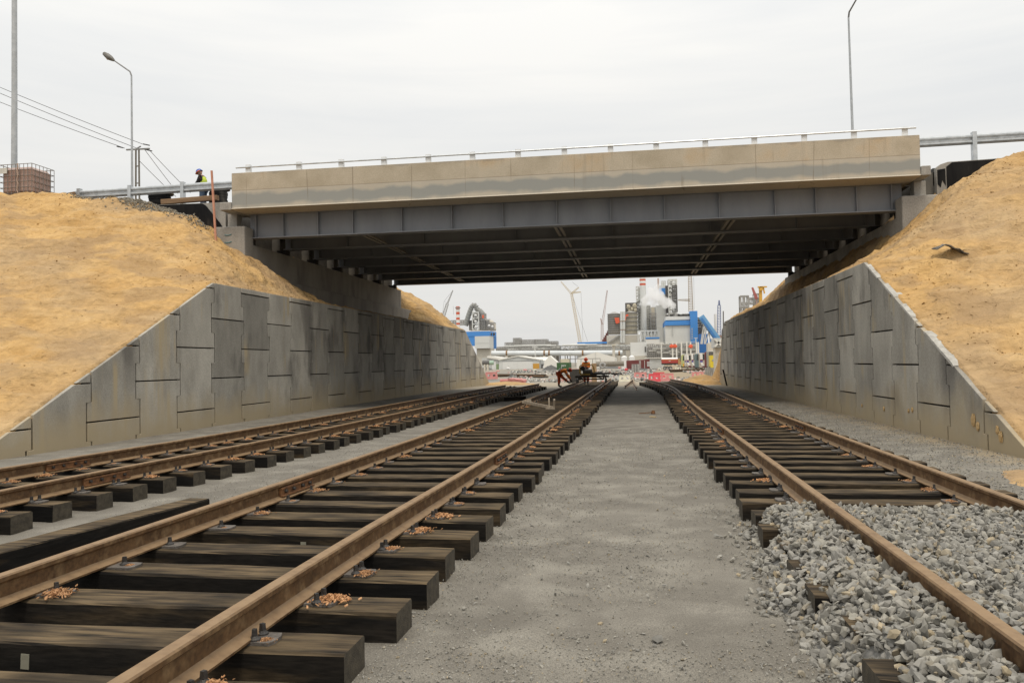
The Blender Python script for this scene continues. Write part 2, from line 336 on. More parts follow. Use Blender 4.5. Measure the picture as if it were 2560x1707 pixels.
V = np.stack([XX.ravel(), YY.ravel(), ZZ.ravel()], 1); nx = len(xs)
ii = (np.arange(len(ys)-1)[:, None]*nx+np.arange(nx-1)[None]).ravel(); F = np.stack([ii, ii+1, ii+1+nx, ii+nx], 1)
tag(np_mesh('ground', V, F, GROUND, smooth=True), kind='structure')

# ------------------------------------------------------------------ embankments behind the retaining walls
TL = [(11.05, 0), (18.75, 3.66), (49.6, 3.66), (58.2, 0)]
TR = [(11.1, 0), (18.75, 3.62), (45.6, 3.62), (47.2, 3.2), (49.2, 0)]
RL_ = ([-1,0,1.2,1.54,2.1,2.5,3.35,3.9,4.7,6.1,7.3,8.3,9.4,10.3,14,60], [3.6,3.7,4.72,4.98,5.3,5.5,6.2,6.3,6.66,6.98,7.15,7.5,7.55,7.15,7.0,6.9])
RR_ = ([-1,0,.7,1.3,2.0,2.48,3.2,3.4,3.8,4.3,4.7,5.3,5.8,8,11,20,60], [3.5,3.62,3.93,4.27,4.66,5.1,5.8,6.0,6.4,6.48,6.82,7.08,7.28,7.75,7.9,7.6,7.2])
def smin(a, b, k=.35):
    h = np.clip(.5+.5*(b-a)/k, 0, 1); return b*(1-h)+a*h-k*h*(1-h)
def bank_z(u, y, T, ridge, yend, hump):
    rid = np.interp(u, *ridge); Tz = np.interp(y, [p[0] for p in T], [p[1] for p in T]); c = np.minimum(hump*u, 1.9)
    front = .478*(y-11.0)+c; back = .45*(yend-y)+c
    zone = smin(smin(front, rid), back)
    # under the bridge the strip in front of the abutment lies at wall-top level
    wt = T[1][1]+.04
    t1 = np.clip((y-23.6)/5.2, 0, 1); t2 = np.clip((44.4-y)/2.2, 0, 1); inside = np.minimum(t1*t1*(3-2*t1)*1.0, t2)
    low = zone*(1-inside)+np.minimum(zone, wt)*inside
    k = np.clip((u-2.0)/.3, 0, 1); z = low*(1-k)+np.where((y > 24.6) & (y < 41.5), np.minimum(zone, 6.9), zone)*k
    fl = np.clip(1-u/.5, 0, 1)*np.clip((y-11)/1, 0, 1); return z*(1-fl)+np.minimum(z, Tz+.05)*fl if False else z
def hit(px, py, xw, sgn, T, ridge, yend, hump):
    "where the sight line through px,py of the survey photo meets the designed slope"
    d = CM @ np.array([px-CX, -(py-CY), FPX]); d = d/d[1]
    for Y in np.arange(10, 26, .02):
        x, z = d[0]*Y, CAMZ+d[2]*Y; u = (x-xw)*sgn
        if u > .1 and float(bank_z(np.array([u]), np.array([Y]), T, ridge, yend, hump)[0]) > z: return float(x), float(Y)
    return float(d[0]*20), 20.
def embankment(name, xw, sgn, T, ridge, yend, hump, seed, pits=()):
    us = np.concatenate([[.03, .06, .09, .13, .17], np.arange(.22, 9, .09), np.arange(9, 24, .22), np.linspace(25, 90, 20)]); yy = np.concatenate([np.arange(8.5, 30, .09), np.arange(30, 64, .25)])
    U, Y = np.meshgrid(us, yy); X = xw+sgn*U
    z = bank_z(U, Y, T, ridge, yend, hump)
    rough = np.clip(U/.5, .15, 1)
    z = z+rough*(.20*fbm(X*.45+seed, Y*.45)+.17*fbm(X*1.1+seed, Y*3.0, 4)-.20*np.abs(fbm(X*1.5+9, Y*4+seed, 4))*np.clip(.5+2*fbm(X*.35+4, Y*.5+seed), 0, 1.3)+.09*np.abs(fbm(X*3.4, Y*5+seed, 3))*np.clip(.3+2.5*fbm(X*.6+seed, Y*.6+7), 0, 1.2)+.035*fbm(X*14, Y*14, 2))
    for (pxx, pyy, pr, pd) in pits: z = z-pd*np.exp(-(((X-pxx)/pr)**2+((Y-pyy)/(pr*.8))**2)**1.5)+pd*.35*np.exp(-((np.hypot((X-pxx)/pr, (Y-pyy+pr*1.0)/pr))**2))
    # clods: sparse lumps
    l = vn(X*3.1+seed, Y*3.1); z = z+rough*.09*np.clip(l-.80, 0, 1)/.2*vn(X*9, Y*9)
    g = vn(X*.9+seed*2, Y*2.2); z = z-rough*.10*np.clip(g-.78, 0, 1)/.22
    # stay level with the top of the wall right behind it
    Tz = np.interp(Y, [p[0] for p in T], [p[1] for p in T]); e = np.clip(1-(U-.03)/.5, 0, 1)
    z = z*(1-e)+e*(Tz+.05+.05*fbm(X*2, Y*2.5)-.13*np.clip(1-(U-.03)/.06, 0, 1))
    z = np.where((Y < 11) | (Y > yend+.5), np.minimum(z, -.3), z)
    V = np.stack([X.ravel(), Y.ravel(), z.ravel()], 1); n = len(us)
    ii = (np.arange(len(yy)-1)[:, None]*n+np.arange(n-1)[None]).ravel(); F = np.stack([ii, ii+1, ii+1+n, ii+n], 1)
    if sgn < 0: F = F[:, ::-1]
    tag(np_mesh(name, V, F, SAND, smooth=True), kind='structure')
    def sample(x, y):
        u = (np.asarray(x)-xw)*sgn; i = np.clip(np.searchsorted(us, u)-1, 0, len(us)-2); j = np.clip(np.searchsorted(yy, y)-1, 0, len(yy)-2)
        fu = np.clip((u-us[i])/(us[i+1]-us[i]), 0, 1); fy = np.clip((y-yy[j])/(yy[j+1]-yy[j]), 0, 1)
        return (z[j,i]*(1-fu)+z[j,i+1]*fu)*(1-fy)+(z[j+1,i]*(1-fu)+z[j+1,i+1]*fu)*fy
    return sample
PITS_L = [(*hit(px, py, -10.4, -1, TL, RL_, 58.4, .17), r, d) for px, py, r, d in ((112,768,.26,.26),(140,525,.22,.14),(178,588,.10,.1),(205,606,.12,.12),(318,690,.10,.1),(440,628,.15,.14),(470,628,.12,.12),(215,560,.2,.12),(300,640,.2,.06),(120,860,.12,.1),(390,720,.10,.1),(250,760,.5,.10),(60,700,.5,.10),(330,800,.4,.08))]
SL_ = embankment('sand_embankment', -10.4, -1, TL, RL_, 58.4, .17, 3, PITS_L)
SR_ = embankment('sand_embankment', 5.2, 1, TR, RR_, 57.5, .20, 11, [(*hit(px, py, 5.2, 1, TR, RR_, 57.5, .20), r, d) for px, py, r, d in ((2300,560,.25,.12),(2400,520,.3,.12),(2470,600,.3,.14),(2350,700,.15,.1),(2450,740,.2,.12),(2520,860,.25,.12),(2400,640,.3,.10),(2510,700,.4,.12),(2500,520,.4,.12))])
ROAD = mat('road_asphalt', (.05,.05,.05), (.07,.07,.068), scale=8, rough=.9, space='World')
MB().box(-90, -13.4, 24.9, 41.6, 6.5, 7.0).build('road', ROAD)['kind'] = 'structure'
MB().box(8.9, 90, 24.9, 41.6, 6.5, 7.02).build('road', ROAD)['kind'] = 'structure'

# ------------------------------------------------------------------ retaining walls of interlocking panels
def clip_poly(poly, T):
    for (y0, z0), (y1, z1) in zip(T[:-1], T[1:]):
        dy, dz = y1-y0, z1-z0; outp = []
        f = lambda p: dy*(p[1]-z0)-dz*(p[0]-y0)      # >0 above the line
        for i in range(len(poly)):
            a, b = poly[i], poly[(i+1) % len(poly)]; fa, fb = f(a), f(b)
            if fa <= 0: outp.append(a)
            if (fa < 0 < fb) or (fb < 0 < fa):
                t = fa/(fa-fb); outp.append((a[0]+t*(b[0]-a[0]), a[1]+t*(b[1]-a[1])))
        poly = outp
        if len(poly) < 3: return []
    return poly
def retaining_wall(label, xw, sgn, T, y0, pitch, ncol, zA, zB, q0, h, jog):
    t = thing('retaining_wall', label, 'wall', (xw, 30, 0), 'panelled retaining walls beside the tracks')
    q = h/2
    def off(k, z):
        m = int(math.floor((z-q0)/q)); return jog*(1 if (m+k) % 2 else -1)
    for i in range(ncol):
        ya, yb = y0+i*pitch, y0+(i+1)*pitch; js = zA if i % 2 == 0 else zB
        for z0, z1 in zip(js[:-1], js[1:]):
            g = .015; lo, hi = max(z0, -.15)+g, z1-g
            if hi <= lo: continue
            cuts = sorted({lo, hi}|{q0+q*n for n in range(-2, 9) if lo < q0+q*n < hi})
            left = []; right = []
            for a, b in zip(cuts[:-1], cuts[1:]):
                mid = (a+b)/2; ol, orr = off(i, mid), off(i+1, mid)
                gg = .023
                left += [(ya+ol+gg, a+(.006 if left else 0)), (ya+ol+gg, b)]; right += [(yb+orr-gg, a+(.006 if right else 0)), (yb+orr-gg, b)]
            poly = clip_poly(right+left[::-1], T)
            if len(poly) < 3: continue
            fx = xw+random.uniform(-.006, .006)
            MB().prism(poly, fx, xw+sgn*.16, 'x').build('wall_panel', CON_WALL, t, bevel=.006)
    core = clip_poly([(T[0][0], -.2), (T[-1][0], -.2), (T[-1][0], 5), (T[0][0], 5)][::1], [(a, b-.12) for a, b in T])
    MB().prism(core, xw+sgn*.10, xw+sgn*.15, 'x').build('joint_backing', CON_DARK, t)
    return t
LW = retaining_wall('long grey retaining wall of interlocking concrete panels left of the tracks', -10.4, -1, TL, 10.97, 1.551, 31,
               [-1.0, .5, 2.01, 3.52, 5], [-.25, 1.255, 2.765, 4.3], .125, 1.51, .07)
RW = retaining_wall('long panelled concrete retaining wall right of the tracks with pale mortar along its slope', 5.2, 1, TR, 11.4, 1.395, 28,
               [-.74, .655, 2.035, 3.42, 5], [-1.4, -.02, 1.345, 2.725, 4.1], .32, 1.38, .055)
# mortar spilled along the slanting top edge of the right wall
def lump(c, s, seed, n1=10, n2=6):
    r = random.Random(seed); b = MB(); vs = [(c[0], c[1], c[2]+s[2])]
    for i in range(1, n2):
        ph = math.pi*i/n2
        for k in range(n1):
            t = 2*math.pi*k/n1; j = r.uniform(.8, 1.2); vs.append((c[0]+s[0]*j*math.sin(ph)*math.cos(t), c[1]+s[1]*j*math.sin(ph)*math.sin(t), c[2]+s[2]*j*math.cos(ph)))
    vs.append((c[0], c[1], c[2]-s[2])); fs = [(0, 1+k, 1+(k+1) % n1) for k in range(n1)]
    for i in range(n2-2):
        fs += [(1+i*n1+k, 1+(i+1)*n1+k, 1+(i+1)*n1+(k+1) % n1, 1+i*n1+(k+1) % n1) for k in range(n1)]
    fs += [(len(vs)-1, 1+(n2-2)*n1+(k+1) % n1, 1+(n2-2)*n1+k) for k in range(n1)]
    b.add(vs, fs); return b
MORTAR = mat('pale_mortar', (.36,.34,.30), (.52,.50,.45), scale=9, rough=.95, bump=.8, bscale=40, space='World')
for ya, yb, w_ in ((17.8, 18.6, .03), (16.75, 17.45, .04), (15.8, 16.4, .035), (13.9, 15.2, .045)):
    b = MB(); n = 16; rr_ = random.Random(int(ya*10))
    for k in range(n):
        f = k/(n-1); y = ya+(yb-ya)*f; z = float(np.interp(y, [p[0] for p in TR], [p[1] for p in TR])); e = .25 if k in (0, n-1) else 1
        ww = w_*e*rr_.uniform(.9, 1.12)
        b.v += [(5.185, y, z-.02), (5.19, y, z+ww*.6), (5.24, y, z+ww*rr_.uniform(.9, 1.2)), (5.22+ww*3.2*rr_.uniform(.92, 1.08), y, z+ww*1.1), (5.30+ww*4.2, y, z-.03)]
    for k in range(n-1):
        for q in range(4): b.f.append((k*5+q, k*5+q+1, (k+1)*5+q+1, (k+1)*5+q))
    b.build('mortar_spill', MORTAR, RW, smooth=True)

SPL = mat('sand_splat', (.46,.30,.13), (.56,.39,.19), scale=12, rough=.95, bump=.8, space='World')
for k, (yy_, zz_, r_) in enumerate(((13.2,.50,.10),(13.05,.42,.07),(12.4,.42,.06),(12.3,.33,.08),(15.9,.50,.05),(16.1,.47,.04),(17.6,.42,.05),(19.2,.4,.035))):
    lump((5.19, yy_, zz_), (.018, r_*.8, r_), 50+k, 14, 8).build('sand_splat', SPL, RW)

# ------------------------------------------------------------------ the bridge
BR = thing('road_bridge', 'wide concrete and steel road bridge spanning the railway tracks', 'bridge', (-2, 33, 0))
xa, xb = -12.66, 8.26
def fas(y0, s, name, mtl):
    b = MB(); b.prism([(y0, 7.80), (y0, 6.66), (y0-.10*s, 6.62), (y0+1.5*s, 6.60), (y0+1.5*s, 6.9), (y0+.36*s, 6.98), (y0+.30*s, 7.80)], xa, xb, 'x'); return b.build(name, mtl, BR, bevel=.012)
fas(24.0, 1, 'parapet', FASCIA); fas(42.6, -1, 'parapet', FASCIA)
# slab nibs past the parapet ends
MB().box(-13.05, -12.664, 23.95, 25.3, 6.6, 6.86).build('slab_end', CON, BR, bevel=.02)
MB().box(8.264, 8.52, 23.95, 25.3, 6.62, 6.9).build('slab_end', CON, BR, bevel=.02)
MB().box(xa-.2, xb+.2, 25.5, 41.1, 6.64, 6.96).build('deck_slab', mat('deck_painted_shade', (.055,.05,.045), (.09,.082,.07), scale=2, space='World'), BR)  # slab concrete darkened to put the shade under the bridge into its colour
GY = [25.0+2.72*k for k in range(7)]
SX = [-12.27,-11.31,-10.1,-8.91,-7.25,-5.59,-3.93,-2.22,-.54,1.12,2.76,4.4,5.58,6.75,7.73]
for k, gy in enumerate(GY):
    b = MB(); b.box(-12.52, 8.05, gy-.01, gy+.01, 5.83, 6.60); b.box(-12.52, 8.05, gy-.19, gy+.19, 5.795, 5.829); b.box(-12.52, 8.05, gy-.15, gy+.15, 6.601, 6.639)
    g = b.build('girder', STEEL, BR)
    for sx in (SX if k == 0 else SX[::2]):
        MB().box(sx-.011, sx+.011, gy-.14, gy-.0105, 5.83, 6.598).build('stiffener', STEEL, g)
for x0, sk in ((-8.7, .25), (-2.25, .05), (3.2, -.15)):
    for k in range(6):
        y0, y1 = GY[k]+.2, GY[k+1]-.2
        b = MB()
        for dx in (-.085, .085): b.box(x0+dx-.045+sk*0, x0+dx+.045, y0, y1, 5.86, 5.875); b.box(x0+dx-.04, x0+dx-.03, y0, y1, 5.876, 5.96)
        b.build('cross_brace', BRACE, BR)
        MB().beam((x0, y0, 5.95), (x0, y1, 6.5), .07).build('diagonal_brace', STEEL, BR)
# handrail on the near parapet
PX = [-12.16+.0, -10.43, -9.01, -7.6, -6.16, -4.75, -3.32, -1.89, -.49, .87, 2.31, 3.72, 5.13, 6.51, 7.9]
HR = MB().tube([(-12.55, 24.09, 7.99), (8.2, 24.09, 8.03)], .026, 8).build('handrail', GALV, BR)
WHITE_G = mat('bright_zinc_post', (.74,.75,.75), (.84,.85,.85), scale=8, rough=.6, metal=0)
for x in PX:
    b = MB(); b.box(x-.075, x+.075, 24.115, 24.13, 7.8, 8.08); b.box(x+.0755, x+.09, 24.12, 24.22, 7.8, 8.08); b.box(x-.1, x+.1, 24.1, 24.24, 7.8, 7.812)
    b.build('rail_post', WHITE_G, BR)
CON_SHADED = mat('painted_shade_concrete', (.11,.10,.085), (.17,.155,.13), scale=3, space='World')  # darker copy of the cast concrete: dimness under the deck painted in
def abutment(xf, s, label):
    "xf: inner face; s = -1 left, +1 right"
    t = thing('bridge_abutment', label, 'abutment', (xf, 33, 3.4), 'bridge abutments')
    bx = lambda a, b, *r: MB().box(min(a, b), max(a, b), *r)
    bx(xf, xf+s*1.0, 24.45, 42.2, 4.6, 5.6).build('abutment_wall', CON, t, bevel=.015)
    bx(xf-s*.16, xf+s*1.1, 24.4, 44.1, 2.9, 4.598).build('footing_wall', CON, t, bevel=.015)
    bx(xf+s*.8, xf+s*1.1, 24.9, 42.1, 5.603, 6.9).build('back_wall', CON_SHADED, t)
    blk = bx(xf-s*.02, xf+s*1.04, 24.3, 24.92, 4.605, 6.13).build('end_block', CON, t, bevel=.02)
    for z in (5.86, 5.62) if s < 0 else ():
        xm = xf+s*.55; MB().tube([(xm-.12, 24.292, z), (xm-.05, 24.29, z-.02), (xm+.05, 24.29, z-.015), (xm+.12, 24.292, z+.015)], .012, 6).build('paint_mark', paint('teal_marking', (.05,.22,.24)), blk)
    for gy in GY:
        bx(xf+s*.02, xf+s*.38, gy-.16, gy+.16, 5.6, 5.79).build('bearing', CON_DARK, t)
        bx(xf+s*.45, xf+s*.78, gy-.30 if gy < 26 else gy+.25, gy+.05 if gy < 26 else gy+.75, 5.605 if gy > 26 else 6.132, 6.62).build('pedestal', CON if gy < 26 else CON_SHADED, t, bevel=.01)
    return t
abutment(-12.4, -1, 'left concrete abutment with two teal marks on its end block')
abutment(7.85, 1, 'right concrete abutment of the bridge beside the dark wing wall')
WW = thing('wing_wall', 'wing wall with sloped bitumen coat above the left sand slope', 'wall', (-14, 24.6, 5), 'wing walls at the bridge ends')
MB().prism([(-16.6,4.2),(-12.95,4.2),(-12.95,5.9),(-13.25,5.9),(-13.25,7.03),(-16.6,7.06)], 24.7, 25.0, 'y').build('concrete_wall', CON, WW)
MB().prism([(-16.6,4.2),(-12.7,4.2),(-12.78,4.95),(-12.95,5.45),(-13.2,5.95),(-13.45,6.35),(-13.95,6.95),(-14.08,7.02),(-16.6,7.045)], 24.68, 24.698, 'y').build('bitumen_coat', BITUMEN, WW)
WW2 = thing('wing_wall', 'black coated wing wall half buried in the right sand slope', 'wall', (9.6, 24.6, 5), 'wing walls at the bridge ends')
MB().prism([(8.93,4.6),(8.93,6.98),(9.05,7.08),(9.25,7.14),(13.0,7.22),(13.0,4.6)], 24.7, 25.0, 'y').build('concrete_wall', CON, WW2)
MB().prism([(9.2,4.6),(9.2,7.0),(9.36,7.12),(13.0,7.2),(13.0,4.6)], 24.68, 24.698, 'y').build('bitumen_coat', BITUMEN, WW2)
MB().prism([(8.95,6.5),(8.95,6.92),(9.17,6.95),(9.17,6.45),(9.08,6.62),(9.03,6.4)], 24.685, 24.698, 'y').build('bitumen_drip', BITUMEN, WW2)

# ------------------------------------------------------------------ railway tracks
def interp_path(pts):
    ys_ = [p[1] for p in pts]; xs_ = [p[0] for p in pts]
    def f(y):
        # smooth: average of the linear interpolation over a window
        return float(np.mean(np.interp(np.linspace(y-1.6, y+1.6, 9), ys_, xs_)))
    return f
PROF = [(-.070,0),(.070,0),(.070,.011),(.028,.024),(.011,.036),(.009,.108),(.020,.120),(.036,.128),(.037,.150),(.030,.159),(.012,.162),(-.012,.162),(-.030,.159),(-.037,.150),(-.036,.128),(-.020,.120),(-.009,.108),(-.011,.036),(-.028,.024),(-.070,.011)]
def rail_mesh(path, z0=.21, k=1.0):
    b = MB(); n = len(PROF); P = [Vector(p) for p in path]
    for i, p in enumerate(P):
        d = (P[min(i+1, len(P)-1)]-P[max(i-1, 0)]).normalized(); a = Vector((d.y, -d.x, 0)).normalized()
        for u, h in PROF: b.v.append(tuple(p+a*u*k+Vector((0,0,h*k))))
    for i in range(len(P)-1):
        for j in range(n): b.f.append((i*n+j, i*n+(j+1) % n, (i+1)*n+(j+1) % n, (i+1)*n+j))
    b.f.append(tuple(range(n))[::-1]); b.f.append(tuple((len(P)-1)*n+j for j in range(n))); return b
def tie_mesh(L, W, H, seed):
    r = random.Random(seed); b = MB(); nx = 14
    for i in range(nx+1):
        x = -L/2+L*i/nx; j = lambda a: r.uniform(-a, a); e = .006 if i in (0, nx) else 0
        c = .012
        for (yy, zz) in ((-W/2+c,0),(W/2-c,0),(W/2,c),(W/2,H-c),(W/2-c,H),(-W/2+c,H),(-W/2,H-c),(-W/2,c)):
            b.v.append((x, yy*(1-e)+j(.0035), max(0, zz+j(.003))))
    for i in range(nx):
        for k in range(8): b.f.append((i*8+k, i*8+(k+1) % 8, (i+1)*8+(k+1) % 8, (i+1)*8+k))
    b.f.append(tuple(range(8))[::-1]); b.f.append(tuple(nx*8+k for k in range(8))); return b
def raw_mesh(name, b, mats, smooth=False, ends=None):
    me = bpy.data.meshes.new(name); me.from_pydata(b.v, [], b.f)
    for m_ in mats: me.materials.append(m_)
    bm = bmesh.new(); bm.from_mesh(me); bmesh.ops.recalc_face_normals(bm, faces=bm.faces)
    if ends:
        for f in bm.faces:
            if abs(f.normal.x) > .9: f.material_index = 1
    bm.to_mesh(me); bm.free()
    if smooth: me.polygons.foreach_set('use_smooth', [True]*len(me.polygons))
    return me
def screw_b(x, y, z, b=None):
    b = b or MB(); b.tube([(x,y,z),(x,y,z+.007),(x,y,z+.014),(x,y,z+.02)], [.030,.029,.019,.015], 12)
    b.tube([(x,y,z+.02),(x,y,z+.052)], [.0165,.014], 4); return b
PLATE_ME = raw_mesh('base_plate', MB().prism([(-.19,-.075),(.19,-.075),(.205,-.03),(.205,.03),(.19,.075),(-.19,.075),(-.205,.03),(-.205,-.03)], 0, .016, 'z'), [mat('steel_plate', (.10,.09,.08), (.20,.175,.15), scale=20, rough=.6, metal=.3)])
SCREW_ME = raw_mesh('screw_spike', screw_b(0, 0, 0), [BOLT])
def chips(seed, n=260):
    r = random.Random(seed); b = MB()
    for _ in range(n):
        x = r.gauss(0, .042); y = r.gauss(0, .036); z = max(0, .026-.28*math.hypot(x, y))*r.random()
        s = r.uniform(.0022, .005); l = s*r.uniform(1, 2.6); a = r.uniform(0, 6.28); dx, dy = math.cos(a), math.sin(a); tl = r.uniform(-.6, .6)
        p = [(x-dx*l-dy*s, y-dy*l+dx*s, z+.002), (x-dx*l+dy*s, y-dy*l-dx*s, z), (x+dx*l+dy*s, y+dy*l-dx*s, z+tl*l*.6+.004), (x+dx*l-dy*s, y+dy*l+dx*s, z+tl*l*.6+.008)]
        q = [(u, v, w_+.004) for u, v, w_ in p]; b.add(p+q, [(3,2,1,0),(4,5,6,7),(0,1,5,4),(1,2,6,5),(2,3,7,6),(3,0,4,7)])
    return b
CHIP_ME = [raw_mesh('wood_shavings', chips(s), [CHIP]) for s in range(4)]
def far_fast():
    b = MB(); b.box(-.2, .2, -.07, .07, 0, .016)
    screw_b(-.105, 0, .016, b); screw_b(.105, -.04, .016, b); screw_b(.105, .045, .016, b); return b
FAR_ME = raw_mesh('rail_fastening', far_fast(), [BOLT])
def mk(name, me, parent, loc, rz=0, sc_=(1,1,1)):
    o = bpy.data.objects.new(name, me); COL.objects.link(o); o.parent = parent; o.location = loc; o.rotation_euler = (0, 0, rz); o.scale = sc_; return o
def track(label, cpath, gauge, y0, y1, first, pitch, L, W, chip_p, plates_out=1, seed=0, joints=(), skip_chip=None, tie_x=0, yend=None, z=.21, taper=None):
    f = interp_path(cpath); t = thing('railway_track', label, 'railway track', (f(y0), y0, 0), 'railway tracks under the bridge'); base = t.location.copy()
    ties = [raw_mesh('sleeper', tie_mesh(L, W, z, seed+q), [TIE, WOODEND], ends=True) for q in range(4)]
    yy = np.arange(y0, y1, .8); ang = lambda y: -math.atan((f(y+.6)-f(y-.6))/1.2)
    for s in (-1, 1):
        ye = y1+(yend[0] if s < 0 else yend[1]) if yend else y1
        pth = []
        for y in list(np.arange(y0, ye, .8))+[ye]:
            a = ang(y); pth.append((f(y)+s*gauge/2*math.cos(a), y+s*gauge/2*math.sin(a), z+.016))
        rail_mesh(pth).build('rail', RAIL, t, smooth=True)
        for (js, jy) in joints:
            if js != s: continue
            a = ang(jy); b = MB(); cx_ = f(jy)+s*gauge/2
            dirv = Vector((-math.sin(a), math.cos(a), 0)); nrm = Vector((math.cos(a), math.sin(a), 0)); c0 = Vector((cx_, jy, z+.016))
            for sd in (-1, 1):
                b.beam(c0+nrm*sd*.022-dirv*.36+Vector((0,0,.072)), c0+nrm*sd*.022+dirv*.36+Vector((0,0,.072)), .022, .075)
                b.beam(c0+nrm*sd*.036-dirv*.36+Vector((0,0,.104)), c0+nrm*sd*.036+dirv*.36+Vector((0,0,.104)), .016, .016)
                b.beam(c0+nrm*sd*.040-dirv*.36+Vector((0,0,.034)), c0+nrm*sd*.040+dirv*.36+Vector((0,0,.034)), .030, .014)
            fp = b.build('fishplate', PLATE, t)
            for q in (-.27, -.1, .1, .27):
                for sd in (-1, 1):
                    p = c0+dirv*q+nrm*sd*.034+Vector((0,0,.072)); MB().tube([p, p+nrm*sd*.026], .017, 6).build('bolt', BOLT, fp)
    k = 0; y = first
    while y < y1-.05:
        a = ang(y+W/2); rz = a+random.uniform(-.011, .011); yc = y+W/2
        tie = mk('sleeper', ties[k % 4], t, (f(yc)+tie_x+random.uniform(-.035, .035)-base.x, yc-base.y, -base.z), rz, (1, random.uniform(.95, 1.04), 1))
        near_ = yc < 15
        for s in (-1, 1):
            rx = s*gauge/2-tie_x
            if near_:
                mk('base_plate', PLATE_ME, tie, (rx, 0, z), 0)
                mk('screw_spike', SCREW_ME, tie, (rx-s*.105, random.uniform(-.01, .01), z+.016), random.random())
                for dy in (-.045, .045): mk('screw_spike', SCREW_ME, tie, (rx+s*.105, dy+random.uniform(-.01, .01), z+.016), random.random())
            else:
                mk('rail_fastening', FAR_ME, tie, (rx, 0, z), 0 if s > 0 else math.pi)
            if random.random() < chip_p and yc < 45:
                q = random.uniform(.35, 1.15); mk('wood_shavings', random.choice(CHIP_ME), tie, (rx+s*.155, random.uniform(-.03, .03), z+.012), random.random()*6, (q, q, q))
                q = random.uniform(.3, 1.1); mk('wood_shavings', random.choice(CHIP_ME), tie, (rx-s*.145, random.uniform(-.03, .03), z+.010), random.random()*6, (q, q, q))
        k += 1; y += pitch
    return t, f
TM, fM = track('middle railway track with wood shavings around its spikes, two men at its far end',
    [(-2.66,0),(-2.66,5),(-2.56,8),(-2.47,12),(-2.44,17),(-2.40,24),(-2.36,32),(-2.30,42),(-2.22,56)], 1.62, 1.4, 52, 1.635, .605, 2.72, .285, .95, seed=1, joints=((-1, 7.65), (1, 10.1), (-1, 30), (1, 33)), tie_x=.03, yend=(1.5, 3))
TLf, fL = track('left railway track on black sleepers running close to the left panelled wall',
    [(-6.70,0),(-6.68,7),(-6.54,9),(-6.3,12),(-6.16,18),(-6.15,24),(-6.1,31),(-5.75,42),(-5.5,46)], 1.44, 3.4, 43, 3.6, .57, 2.2, .26, .85, seed=20, joints=((-1, 9.35), (1, 8.2), (1, 27), (-1, 28)), tie_x=.03, yend=(-2, 0))
TR_, fR = track('right railway track with its near end buried in grey ballast',
    [(2.20,0),(2.20,6),(2.22,14),(2.24,19),(2.33,25),(2.44,31),(2.42,36),(2.30,40),(2.0,44.5),(1.62,50)], 1.42, 1.8, 50, 1.675, .575, 2.5, .26, .6, seed=40, joints=((-1, 14.0), (1, 14.6), (-1, 38), (1, 38.5)), tie_x=.03)

# ballast round the near end of the right track
def rock_shapes(n):
    bm = bmesh.new(); bmesh.ops.create_icosphere(bm, subdivisions=1, radius=1); v0 = np.array([v.co[:] for v in bm.verts]); f0 = np.array([[v.index for v in f.verts] for f in bm.faces]); bm.free(); S = []
    for i in range(n):
        v = v0.copy()
        for _ in range(8):       # cut flat facets
            d = RNG.normal(size=3); d /= np.linalg.norm(d); h = RNG.uniform(.38, .72); k = v@d; v = v-np.outer(np.clip(k-h, 0, None), d)
        v *= np.array([1.15, RNG.uniform(.6, .9), RNG.uniform(.4, .68)]); S.append(v)
    return S, f0
SHAPES, RF = rock_shapes(14)
def rocks(name, P, size, mtl):
    n = len(P); nv = len(SHAPES[0]); V = np.zeros((n, nv, 3)); sh = np.repeat(RNG.random(n)**1.3, nv)
    q = RNG.normal(size=(n, 4)); q /= np.linalg.norm(q, axis=1)[:, None]; a, b, c, d = q.T
    Rm = np.stack([1-2*(c*c+d*d), 2*(b*c-a*d), 2*(b*d+a*c), 2*(b*c+a*d), 1-2*(b*b+d*d), 2*(c*d-a*b), 2*(b*d-a*c), 2*(c*d+a*b), 1-2*(b*b+c*c)], 1).reshape(n, 3, 3)
    S = np.array(SHAPES)[RNG.integers(0, len(SHAPES), n)]
    V = np.einsum('nij,nkj->nki', Rm, S*size[:, None, None])+P[:, None, :]
    F = (RF[None]+np.arange(n)[:, None, None]*nv).reshape(-1, 3)
    return np_mesh(name, V.reshape(-1, 3), F, mtl, shade=sh)
def ballast_edge(y): return .80+.05*np.sin(y*2.1+.6)+.05*np.sin(y*7.3)+.06*np.clip(y-6.3, 0, 1)
def ballast_h(x, y):
    e = x-ballast_edge(y); l = np.clip((x-.98)/.22, 0, 1); l = l*l*(3-2*l); skirt = np.clip(e/.24, 0, 1); top = .285+.012*np.sin(x*7+y*4); l = (skirt*.18+l*(top-.18))/top
    far = np.clip((7.2+.06*np.sin(x*6)-.12*np.clip((x-1.5)/.3, 0, 1)-y)/.30, 0, 1)
    return top*l*far-.004
n = 42000; x = RNG.uniform(.42, 5.0, n); y = RNG.uniform(1.9, 8.5, n); h = ballast_h(x, y); ok = h > .03
x, y, h = x[ok], y[ok], h[ok]; z = np.clip(h-RNG.random(len(x))*.04, .0, None)+.012+RNG.random(len(x))*.025
near_rail = (np.abs(x-(fR(5)-.71)) < .045) | (np.abs(x-(fR(5)+.71)) < .045); keep = ~near_rail
x, y, z = x[keep], y[keep], z[keep]
size = .011+.033*RNG.random(len(x))**.9*np.where(RNG.random(len(x)) < .1, 1.3, 1)
tag(rocks('ballast', np.stack([x, y, z], 1), size, STONE), 'loose grey crushed stone ballast heaped over the near right track', 'ballast', kind='stuff')
gx = np.arange(.4, 5.2, .05); gy_ = np.arange(1.5, 8.8, .05); GX, GYY = np.meshgrid(gx, gy_); GZ = ballast_h(GX, GYY)-.02
